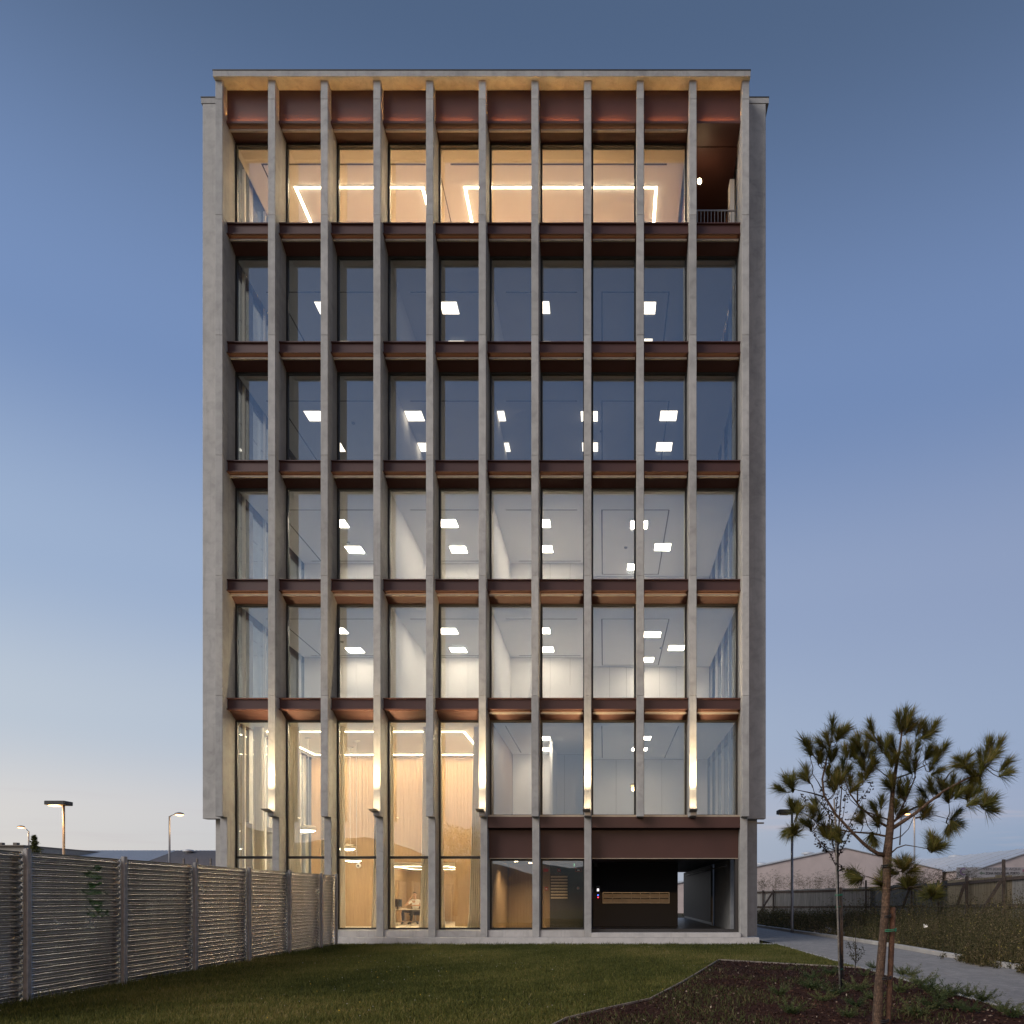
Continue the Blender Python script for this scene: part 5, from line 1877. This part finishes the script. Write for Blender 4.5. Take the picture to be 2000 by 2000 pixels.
for (u, v, bu, bv) in tufts:
    a_ = random.uniform(0.35, 0.75) * random.choice((-1, 1))
    du, dv = u - bu, v - bv
    ca__, sa__ = math.cos(a_), math.sin(a_)
    k_ = random.uniform(0.7, 0.95)
    ou, ov = random.uniform(-25, 25), random.uniform(0, 40)
    extra.append((bu + ou + k_ * (du * ca__ - dv * sa__), bv + ov + k_ * (du * sa__ + dv * ca__), bu + ou, bv + ov))
for (u, v, bu, bv) in tufts + extra:
    lu, lv_, ld_ = min(limb_pts, key=lambda q: (q[0] - bu) ** 2 + (q[1] - bv - 25) ** 2)
    dy0 = ld_ + random.uniform(-0.16, 0.16)
    b3, t3 = zp(bu, bv, DP, dy0), zp(u, v, DP, dy0 + random.uniform(-0.06, 0.06))
    l3 = zp(lu, lv_, DP, ld_)
    if (l3 - b3).length > 0.02:
        MB().tube([l3, l3.lerp(b3, 0.5) + Vector((random.uniform(-0.02, 0.02), 0, -0.12 * (l3 - b3).length)), b3], [0.0052, 0.0046, 0.0042], 5).build('twig', M_TWIG, pine)
    ax = (t3 - b3)
    ln = ax.length
    ax.normalize()
    e1 = ax.cross(Vector((0.3, 1, 0.2))).normalized()
    e2 = ax.cross(e1)
    m_ = int(180 + 480 * ln)
    tt = RNG.uniform(0.0, 0.62, m_)
    an = RNG.uniform(0, 2 * math.pi, m_)
    sp = np.clip(RNG.normal(0.74, 0.30, m_) * (1.15 - 0.55 * tt / 0.62), 0.08, 1.5)
    nl = RNG.uniform(0.09, 0.20, m_)
    A, B_, C_ = np.array(ax), np.array(e1), np.array(e2)
    st_ = np.array(b3)[None] + A[None] * (tt * ln)[:, None]
    rad_ = B_[None] * np.cos(an)[:, None] + C_[None] * np.sin(an)[:, None]
    dr_ = A[None] * np.cos(sp)[:, None] + rad_ * np.sin(sp)[:, None]
    dr_[:, 2] -= 0.06
    mid_ = st_ + dr_ * (nl * 0.55)[:, None]
    en_ = st_ + dr_ * nl[:, None] + np.array([0, 0, -0.012])[None]
    sd_ = np.cross(dr_, rad_)
    sd_ /= np.linalg.norm(sd_, axis=1, keepdims=True) + 1e-9
    wd_ = RNG.uniform(0.0015, 0.0024, m_)[:, None]
    nv.append(np.stack([st_ - sd_ * wd_, st_ + sd_ * wd_, mid_ + sd_ * wd_, mid_ - sd_ * wd_, en_], 1).reshape(-1, 3))
    i_ = np.arange(m_)[:, None] * 5 + cnt
    nf_.append((i_ + np.array([0, 1, 2, 0, 2, 3, 3, 2, 4])).ravel())
    base_t = 0.48 + 0.22 * random.uniform(-1, 1)
    nt_.append(np.repeat(np.clip(base_t + RNG.normal(0, 0.24, m_), 0, 1), 5))
    cnt += m_ * 5
    MB().tube([b3, b3.lerp(t3, 0.72)], [0.0042, 0.002], 5).build('shoot', M_TWIG, pine)
crown = raw_mesh('needles', np.concatenate(nv), np.concatenate(nf_), 3, M_NEEDLE, pine, attr=np.concatenate(nt_), origin=tuple(zp(1000, 700)))
crown['kind'] = 'stuff'


def tie(par, px0, px1, py, D, mat, th=0.010, turns=2):
    a, b = P(px0, py, D), P(px1, py, D)
    c, r_ = (a + b) / 2, (b - a).length / 2
    pts = []
    for i in range(24 * turns + 1):
        t_ = 2 * math.pi * i / 24
        pts.append((c.x + r_ * math.cos(t_), c.y + (min(r_, 0.062)) * math.sin(t_), c.z + (i / 24 - turns / 2) * th * 1.5 + 0.006 * math.sin(t_ + 1)))
    MB().tube(pts, th / 2, 6).build('tie', mat, par)


for py, a, b in ((1691, 1722, 1743), (1790, 1722.5, 1740), (1910, 1716, 1740), (1994, 1712, 1735)):
    tie(pine, a, b, py, DP, M_TIE, 0.012)
# stake beside the pine
stx = XA(1744.5, DP + 0.03)
stk = empty('tree_stake', (XA(1736, DP + 0.03), DP + 0.03, 0), 'short reddish-brown wooden stake tied against the pine trunk', 'stake')
MB().tube([(XA(1733, DP + .04), DP + 0.04, -0.05), (XA(1735, DP + .04), DP + 0.04, ZA(1990, DP)), (XA(1741, DP + .04), DP + 0.04, ZA(1850, DP)), (XA(1744, DP + .04), DP + 0.04, ZA(1772, DP))], 0.031, 12).build('post', M_STAKE, stk)
tie(stk, 1722, 1750, 1817, DP, M_GTIE, 0.011)

# sapling with dark leaves
DS = 12.2
sap = empty('sapling', (XA(1640, DS), DS, 0), 'slim pale-stemmed sapling with sparse dark purple leaves tied to two poles', 'tree')


def sp_(u, v, dy=0.0):
    return P(1450 + u / 3.513, 1340 + v / 3.513, DS + dy)


MB().tube([P(1642, 1938, DS), P(1640, 1850, DS), P(1637, 1760, DS), P(1636, 1690, DS), P(1637, 1640, DS), P(1640, 1590, DS), P(1644, 1540, DS), P(1646, 1500, DS)], [0.022, 0.02, 0.018, 0.017, 0.014, 0.011, 0.008, 0.004], 10).build('trunk', M_TWIG, sap)
sbr = [[(650, 1250), (600, 1150), (560, 1110), (510, 1080)], [(650, 1200), (620, 1080), (600, 980), (590, 850), (575, 740)], [(655, 1180), (690, 1100), (750, 1000), (800, 900)], [(652, 1160), (660, 1040), (690, 900), (710, 760), (720, 640)],
       [(645, 1130), (560, 1100), (500, 1030), (480, 940), (430, 800), (405, 750)], [(655, 1100), (720, 980), (770, 870), (840, 740), (890, 660)], [(650, 1080), (640, 900), (650, 760), (660, 600)], [(655, 1230), (700, 1260), (760, 1330)],
       [(650, 1000), (600, 900), (560, 820), (530, 700)]]
lc = []
for b in sbr:
    dr = random.uniform(-0.35, 0.35)
    w_ = [sp_(u, v, dr * i / (len(b) - 1)) for i, (u, v) in enumerate(b)]
    MB().tube(w_, [0.009 - 0.007 * i / (len(b) - 1) for i in range(len(b))], 6).build('branch', M_TWIG, sap)
    for i in range(75):
        t_ = random.uniform(0.15, 1.0) * (len(w_) - 1)
        q = min(int(t_), len(w_) - 2)
        p = w_[q].lerp(w_[q + 1], t_ - q)
        lc.append(p + Vector((random.gauss(0, 0.022), random.gauss(0, 0.03), random.gauss(0, 0.022))))
lc = np.array([tuple(p) for p in lc])
v, f, t_ = leaves(lc, RNG.uniform(0.034, 0.058, len(lc)), RNG.uniform(0.022, 0.036, len(lc)), RNG.uniform(0, 1, len(lc)))
lf = raw_mesh('leaves', v, f, 4, leafmat('plum_leaves', [(0.0, (0.012, 0.008, 0.010)), (0.7, (0.03, 0.022, 0.022)), (1.0, (0.05, 0.045, 0.025))], 0.5, 0.1), sap, attr=t_, origin=tuple(sp_(650, 900)))
lf['kind'] = 'stuff'
st2 = empty('tree_stake', (XA(1645, DS), DS, 0), 'tall pale pole standing against the slim sapling', 'stake')
MB().tube([(XA(1641, DS - 0.03), DS - 0.03, -0.02), P(1636, 1780, DS - 0.03), P(1632, 1620, DS - 0.03), P(1629, 1560, DS - 0.03)], [0.016, 0.015, 0.013, 0.011], 10).build('pole', M_PALE, st2)
st3 = empty('tree_stake', (XA(1645, DS + 2.2), DS + 2.2, 0), 'brown wooden stake with flat top just behind the slim sapling', 'stake')
MB().tube([(XA(1645, DS + .06), DS + 0.06, -0.02), P(1643.5, 1800, DS + .06), P(1642, 1733, DS + 0.06)], 0.024, 12).build('post', M_STAKE2, st3)
tie(sap, 1631, 1645, 1748, DS, M_GTIE, 0.010)
tie(sap, 1632, 1642, 1771, DS, M_GTIE, 0.009, 1)
tie(sap, 1633, 1640, 1700, DS, M_GTIE, 0.009, 1)
tie(sap, 1637, 1646, 1893, DS, M_GTIE, 0.009, 1)

# little leafy shrub on a thin stem by the path
DB = 14.1
shr = empty('small_shrub', (XA(1671, DB), DB, 0), 'knee-high thin-stemmed leafy shrub at the edge of the paved path', 'shrub')
MB().tube([P(1670.5, 1911, DB), P(1671, 1880, DB), P(1671, 1850, DB), P(1671, 1815, DB)], [0.010, 0.008, 0.006, 0.003], 8).build('stem', M_TWIG, shr)
lc = []
for q in range(14):
    a0 = P(1671, random.uniform(1848, 1885), DB)
    an = random.uniform(0, 6.28)
    e0 = a0 + Vector((math.cos(an) * 0.16, math.sin(an) * 0.16, random.uniform(0.12, 0.30)))
    MB().tube([a0, a0.lerp(e0, 0.5) + Vector((0, 0, -0.02)), e0], [0.004, 0.003, 0.0015], 5).build('branch', M_TWIG, shr)
    for i in range(16):
        lc.append(a0.lerp(e0, random.uniform(0.3, 1.05)) + Vector((random.gauss(0, .015), random.gauss(0, .015), random.gauss(0, .015))))
lc = np.array([tuple(p) for p in lc])
v, f, t_ = leaves(lc, RNG.uniform(0.03, 0.05, len(lc)), RNG.uniform(0.014, 0.022, len(lc)), RNG.uniform(0, 1, len(lc)))
M_SHLEAF = leafmat('shrub_leaves', [(0.0, (0.03, 0.032, 0.016)), (1.0, (0.085, 0.08, 0.045))], 0.6, 0.2)
o = raw_mesh('leaves', v, f, 4, M_SHLEAF, shr, attr=t_, origin=tuple(P(1671, 1860, DB)))
o['kind'] = 'stuff'

# ground-hugging junipers
M_JUN = leafmat('juniper_foliage', [(0.0, (0.024, 0.040, 0.016)), (0.5, (0.060, 0.084, 0.032)), (0.85, (0.12, 0.125, 0.05)), (1.0, (0.17, 0.145, 0.065))], 0.6, 0.1)


def juniper_mesh(seed, tone0):
    r = np.random.default_rng(seed)
    C, U, LL, TT = [], [], [], []
    for b in range(17):
        a = r.uniform(0, 2 * math.pi)
        el = r.uniform(0.12, 0.75)
        ln = r.uniform(0.16, 0.30)
        d = np.array([math.cos(a) * math.cos(el), math.sin(a) * math.cos(el), math.sin(el)])
        for s_ in range(26):
            t = (s_ + 1) / 26
            p = d * ln * t + np.array([0, 0, 0.03 + 0.05 * t * t])
            for q in range(3):
                C.append(p + r.normal(0, 0.008, 3))
                U.append(d * 1.2 + r.normal(0, 0.55, 3) + np.array([0, 0, 0.35]))
                LL.append(r.uniform(0.022, 0.045) * (1.15 - 0.5 * t))
                TT.append(np.clip(tone0 + 0.25 * t + r.normal(0, 0.12), 0, 1))
    v, f, t = leaves(np.array(C), np.array(LL), np.array(LL) * 0.26, np.array(TT), np.array(U) * 1.6)
    return v, f, t


j_spots = [(480, 1040), (560, 1120), (330, 1210), (640, 1075), (800, 1050), (900, 1110), (780, 1160), (1080, 1060), (1100, 940), (1290, 1060), (1220, 1010), (1350, 1110), (1430, 1085), (1540, 1090), (1640, 1125), (1560, 1200),
           (1790, 1195), (1850, 1235), (1320, 1180), (1200, 1225), (720, 1235), (470, 965), (840, 945), (905, 895), (600, 935), (1150, 945), (260, 1080), (1450, 1180)]
protos = []
for si, (u, v_) in enumerate(j_spots):
    px, py = 1450 + u / 3.513, 1640 + v_ / 3.513
    D = EYE * F_PX / (py - PPY)
    x = XA(px, D)
    kind_ = si % 3
    lbl = ('dark green spreading juniper low in the bark bed', 'yellowish spreading juniper low in the bark bed', 'mid-green spreading juniper low in the bark bed')[kind_]
    if si < 3:
        v3, f3, t3_ = juniper_mesh(100 + si, (0.18, 0.55, 0.36)[kind_])
        jo = raw_mesh('juniper', v3, f3, 4, M_JUN, attr=t3_)
        protos.append(jo)
    else:
        jo = protos[kind_].copy()
        COL.objects.link(jo)
    jo.location = (x, D, 0.015)
    jo.rotation_euler = (0, 0, random.uniform(0, 6.28))
    sc_ = random.uniform(0.75, 1.15)
    jo.scale = (sc_, sc_, sc_ * random.uniform(0.8, 1.1))
    tag(jo, lbl, 'juniper', 'junipers in the bark bed: ' + ('dark', 'yellowish', 'mid-green')[kind_])

# ================================================================== waste ground: weeds, fence with timber rails
FV = [(XA(1462, 59), 59.0), (XA(1700, 50), 50.0), (XA(1841, 40), 40.0), (XA(2060, 27.5), 27.5)]


def fence_at(s):
    for a, b in zip(FV[:-1], FV[1:]):
        ln = math.dist(a, b)
        if s <= ln:
            return Vector((a[0] + (b[0] - a[0]) * s / ln, a[1] + (b[1] - a[1]) * s / ln, 0)), Vector((b[0] - a[0], b[1] - a[1], 0)).normalized()
        s -= ln
    return Vector((*FV[-1], 0)), d_last


d_last = Vector((FV[3][0] - FV[2][0], FV[3][1] - FV[2][1], 0)).normalized()
flen = sum(math.dist(a, b) for a, b in zip(FV[:-1], FV[1:]))


def facing(p, d):
    n_ = Vector((-d.y, d.x, 0))
    return n_ if n_.dot(-p) > 0 else -n_


def ftop(D):
    return 1.85 + (59 - D) / (59 - 27.5) * 0.50


def sheetmat(name, c):
    t = MT(name)
    st = t.noise(1.0, 4, 0.6, vec=t.mapped((14, 14, 0.7)))
    cc_ = t.ramp(st, [(0.3, tuple(x * 0.6 for x in c)), (0.7, tuple(min(1, x * 1.25) for x in c))])
    t.pbr(cc_, 0.42, 0.7, t.bump(st, 0.1, 0.01))
    return t.m


SHM = [sheetmat('old_sheet_grey', (0.30, 0.295, 0.29)), sheetmat('old_sheet_dark', (0.10, 0.105, 0.115)), sheetmat('old_sheet_warm', (0.40, 0.33, 0.23)), sheetmat('old_sheet_pale', (0.46, 0.44, 0.42))]
wf = empty('boundary_fence', (FV[1][0], FV[1][1], 0), 'old fence of upright corrugated sheets with timber rails and leaning braces behind the weeds', 'fence')
M_RAIL = barkmat('old_timber', (0.085, 0.062, 0.05), (0.20, 0.155, 0.13), 2)
s = 0.0
while s < flen - 0.9:
    a, d = fence_at(s + 0.01)
    nrm = facing(a, d)
    zt = ftop(a.y) + random.uniform(-0.03, 0.05)
    vs, fs = [], []
    nn = 44
    for i in range(nn + 1):
        u = 0.92 * i / nn
        off = 0.018 * math.sin(2 * math.pi * u / 0.115)
        p = a + d * u + nrm * off
        vs += [(p.x, p.y, -0.1), (p.x, p.y, zt)]
    fs = [(2 * i, 2 * i + 2, 2 * i + 3, 2 * i + 1) for i in range(nn)]
    px_ = PPX + a.x * F_PX / a.y
    m_ = SHM[3] if px_ < 1512 else SHM[0] if px_ < 1690 else SHM[1] if px_ < 1840 else (SHM[2] if px_ < 1968 else SHM[3])
    sh = MB().add(vs, fs, True).build('corrugated_sheet', m_, wf)
    s += 0.90
s = 0.0
while s < flen - 0.5:
    a, d = fence_at(s + 0.01)
    ln_ = min(2.7, flen - s - 0.05)
    b, d2 = fence_at(s + ln_ - 0.02)
    n0 = facing(a, d)
    for hh_ in (-0.16, -1.22):
        pa = a + n0 * 0.06 + Vector((0, 0, ftop(a.y) + hh_))
        pb = b + n0 * 0.06 + Vector((0, 0, ftop(b.y) + hh_))
        MB().bar(pa, pb, 0.13, 0.035).build('rail', M_RAIL, wf)
    s += 2.7
for px, seg, zt_, br in ((1493, 0, 0.0, None), (1513, 0, 0.02, 1479), (1694, 0, 0.45, None), (1894, 2, 0.12, 1855), (1967.5, 2, 0.62, 1893), (1785, 1, 0.05, 1752), (1838, 1, 0.1, None)):
    a, b = FV[seg], FV[seg + 1]
    # intersection of the viewing column with the fence line
    m0 = (px - PPX) / F_PX
    t_ = (m0 * a[1] - a[0]) / ((b[0] - a[0]) - m0 * (b[1] - a[1]))
    p = Vector((a[0] + (b[0] - a[0]) * t_, a[1] + (b[1] - a[1]) * t_, 0))
    d = Vector((b[0] - a[0], b[1] - a[1], 0)).normalized()
    n0 = facing(p, d)
    q = p + n0 * 0.14
    MB().bar(q + Vector((0, 0, -0.1)), q + Vector((0, 0, ftop(p.y) + zt_)), 0.10, 0.10).build('post', M_RAIL, wf)
    if br:
        e = q + n0 * 1.15
        e.z = 0.0
        e.x = XA(br, e.y)
        MB().bar(q + n0 * 0.08 + Vector((0, 0, ftop(p.y) - 0.2)), e, 0.13, 0.05).build('brace', M_RAIL, wf)

# weed thicket
def fence_x(y):
    for a, b in zip(FV[:-1], FV[1:]):
        if b[1] <= y <= a[1]:
            return a[0] + (b[0] - a[0]) * (a[1] - y) / (a[1] - b[1])
    return FV[3][0]


np_ = 5200
yy = 11.0 + 47.0 * RNG.uniform(0, 1, np_) ** 1.5
fx = np.array([fence_x(v) for v in yy])
kx = np.where(yy < 22, 8.3, 8.3 - (yy - 22) * 0.075)
xx = kx + (fx - 0.3 - kx) * RNG.uniform(0, 1, np_) ** 1.1
xx[:150] = RNG.uniform(7.72, 8.35, 150)
yy[:150] = np.concatenate([RNG.normal(16.9, 0.55, 100), RNG.uniform(13.5, 15.2, 50)])
hn = vnoise(xx, yy, 0.9, 41)
rel = np.clip((xx - kx) / 3.0, -0.05, 1)
hh_ = (0.22 + 0.95 * rel) * (0.8 + 0.35 * hn) * RNG.uniform(0.4, 1.45, np_) * np.where(yy > 36, 0.62, 1.25)
hh_ = np.maximum(hh_, 0.12)
LC_, LU, LLn, LT = [], [], [], []
sv_, sf_, stn, c0 = [], [], [], 0
pt = np.clip(0.42 + 0.25 * vnoise(xx, yy, 1.3, 5) + RNG.normal(0, 0.14, np_), 0, 1)
for i in range(np_):
    far = yy[i] > 28
    ns = 3 if far else 5
    for s_ in range(ns):
        a = random.uniform(0, 6.28)
        sp = random.uniform(0.05, 0.45) * hh_[i]
        top = np.array([xx[i] + math.cos(a) * sp, yy[i] + math.sin(a) * sp, hh_[i] * random.uniform(0.7, 1.05)])
        b0 = np.array([xx[i], yy[i], 0.0])
        w_ = 0.0035
        sv_.append(np.array([b0 + [w_, 0, 0], b0 - [w_, 0, 0], top]))
        sf_.append(np.array([0, 1, 2]) + c0)
        stn.append([0.9] * 3 if random.random() < 0.3 else [0.35] * 3)
        c0 += 3
        m_ = 7 if far else 15
        t = RNG.uniform(0.12, 1.0, m_)[:, None]
        LC_.append(b0 + (top - b0) * t + RNG.normal(0, 0.035, (m_, 3)))
        LLn.append(RNG.uniform(0.025, 0.06, m_) * (1.7 if far else 1.0))
        LT.append(np.clip(pt[i] - 0.06 + RNG.normal(0, 0.24, m_), 0, 1))
LC_ = np.concatenate(LC_)
LC_[:, 2] = np.maximum(LC_[:, 2], 0.01)
LLn = np.concatenate(LLn)
v, f, t = leaves(LC_, LLn, LLn * 0.42, np.concatenate(LT), np.array([[0, 0, 0.5]]))
M_WEED = leafmat('weed_leaves', [(0.0, (0.030, 0.032, 0.012)), (0.4, (0.072, 0.066, 0.028)), (0.7, (0.14, 0.108, 0.056)), (0.93, (0.21, 0.155, 0.10)), (1.0, (0.34, 0.28, 0.08))], 0.8, 0.15)
fq = f.reshape(-1, 4)
tri = np.concatenate([fq[:, [0, 1, 2]], fq[:, [0, 2, 3]]]).ravel()
v2 = np.concatenate([v, np.concatenate(sv_)])
tri2 = np.concatenate([tri, np.concatenate(sf_) + len(v)])
wd = raw_mesh('weeds', v2, tri2, 3, M_WEED, attr=np.concatenate([t, np.concatenate(stn)]))
tag(wd, 'dense thicket of dry brown-green weeds between kerb and old fence', kind='stuff')

# tall dry umbels standing up against the pink walls
uv, uf, ut, c0 = [], [], [], 0
for i in range(260):
    if i < 140:
        px, D = random.uniform(1482, 1650), random.uniform(56.5, 60) - 0.0
        D = random.uniform(58.5, 62)
        topy = random.gauss(1716, 9)
    else:
        px = random.uniform(1755, 1912)
        D = random.uniform(43, 50) if px < 1841 else random.uniform(38, 44)
        topy = random.gauss(1706, 8) if px > 1800 else random.gauss(1714, 7)
    top = np.array(P(px, max(topy, 1690), D))
    base = np.array([top[0] + random.gauss(0, .15), D + random.gauss(0, .15), 0.0])
    w_ = 0.008
    uv.append(np.array([base + [w_, 0, 0], base - [w_, 0, 0], top]))
    uf.append(np.array([0, 1, 2]) + c0)
    ut += [0.3] * 3
    c0 += 3
    for k_ in range(9):
        fr = random.uniform(0.72, 1.0)
        p0 = base + (top - base) * fr
        e = p0 + np.array([random.gauss(0, 0.16), random.gauss(0, 0.12), random.uniform(0.05, 0.25)])
        uv.append(np.array([p0 + [0, 0, 0.006], p0 - [0, 0, 0.006], e]))
        uf.append(np.array([0, 1, 2]) + c0)
        ut += [0.3] * 3
        c0 += 3
        for q in range(5):
            c = e + np.array([random.gauss(0, 0.05), random.gauss(0, 0.04), random.gauss(0, 0.015)])
            r_ = random.uniform(0.012, 0.028)
            uv.append(np.array([c + [-r_, 0, 0], c + [r_, 0.01, 0], c + [0, 0.01, r_ * 0.8]]))
            uf.append(np.array([0, 1, 2]) + c0)
            ut += [random.uniform(0.1, 0.7)] * 3
            c0 += 3
ub = raw_mesh('dry_weeds', np.concatenate(uv), np.concatenate(uf), 3, M_WEED, attr=np.array(ut))
tag(ub, 'tall dry umbel stalks rising above the old fence', kind='stuff')

# heap of gravel by the kerb, scrap of white plastic
hp = P(1580, 1822, 30.5)
vs, fs = [], []
nr, ns = 8, 22
for i in range(nr + 1):
    rr = i / nr
    for k_ in range(ns):
        a = 2 * math.pi * k_ / ns
        j = 1 + 0.22 * math.sin(a * 3 + 1) + 0.1 * math.sin(a * 7)
        vs.append((hp.x + 0.75 + 0.95 * rr * j * math.cos(a), 30.6 + 0.8 * rr * j * math.sin(a), -0.05 + 0.33 * (1 - rr) ** 1.2 + random.uniform(-0.015, 0.015)))
for i in range(nr):
    for k_ in range(ns):
        fs.append((i * ns + k_, (i + 1) * ns + k_, (i + 1) * ns + (k_ + 1) % ns, i * ns + (k_ + 1) % ns))
MB().add(vs, fs, True).build('gravel_heap', simple('gravel', (0.24, 0.20, 0.165), 0.95, var=0.5, scale=30, bump=1.0, bscale=50), None, None, 'small heap of pale gravel beside the raised kerb', 'gravel heap')
lp = P(1806.5, 1808, 17.5)
vs = [(lp.x + random.uniform(-.06, .06), 17.5 + random.uniform(-.05, .05), lp.z + random.uniform(-.05, .06)) for _ in range(9)]
MB().add(vs, [(0, 1, 2), (2, 3, 4), (4, 5, 6), (6, 7, 8), (0, 4, 8), (1, 5, 3)]).build('plastic_scrap', M_SIGNW, None, None, 'crumpled scrap of white plastic caught in the weeds', 'litter')

# small conifer by the distant lamp
cf_ = empty('conifer', (XA(67, 68), 68, 0), 'small dark conifer poking up beside the distant street lamp', 'tree')
cb = P(66.5, 1637, 68)
MB().tube([(cb.x, 68, -0.05), (cb.x, 68, cb.z)], [0.12, 0.02], 8).build('trunk', M_TWIG, cf_)
n = 2600
hz_ = RNG.uniform(0, 1, n)
rr = (1 - hz_) ** 0.8 * 1.35 * RNG.uniform(0.25, 1, n) * (0.75 + 0.35 * np.sin(hz_ * 38))
an = RNG.uniform(0, 6.28, n)
cpt = np.stack([cb.x + rr * np.cos(an) + 0.25 * (1 - hz_), 68 + rr * np.sin(an), 2.6 + hz_ * (cb.z + 0.15 - 2.6)], 1)
v, f, t = leaves(cpt, RNG.uniform(0.14, 0.3, n), 0.06, RNG.uniform(0, 0.6, n), np.array([[0, 0, 0.4]]))
o = raw_mesh('crown', v, f, 4, M_NEEDLE, cf_, attr=t, origin=tuple(cb))

# broad tree across the street, seen only as a dark mirror image in the glass
bt = empty('broad_tree', (-12.0, -16.0, 0), 'dark broad-leaved tree across from the facade, mirrored in the lobby glass', 'tree')
MB().tube([(-12, -16, -0.06), (-11.9, -16, 2.0), (-12.05, -16, 4.5)], [0.25, 0.2, 0.1], 10).build('trunk', M_TWIG, bt)
n = 7000
d = RNG.normal(0, 1, (n, 3))
d /= np.linalg.norm(d, axis=1, keepdims=True)
lob = 1 + 0.25 * np.sin(d[:, 0] * 7 + 1) * np.sin(d[:, 2] * 6)
cpt = np.array([-12, -16, 5.4]) + d * (RNG.uniform(0.3, 1, n) ** 0.5 * lob)[:, None] * np.array([2.6, 2.6, 2.3])
v, f, t = leaves(cpt, RNG.uniform(0.12, 0.25, n), 0.1, RNG.uniform(0, 0.7, n))
o = raw_mesh('crown', v, f, 4, M_NEEDLE, bt, attr=t, origin=(-12, -16, 5))
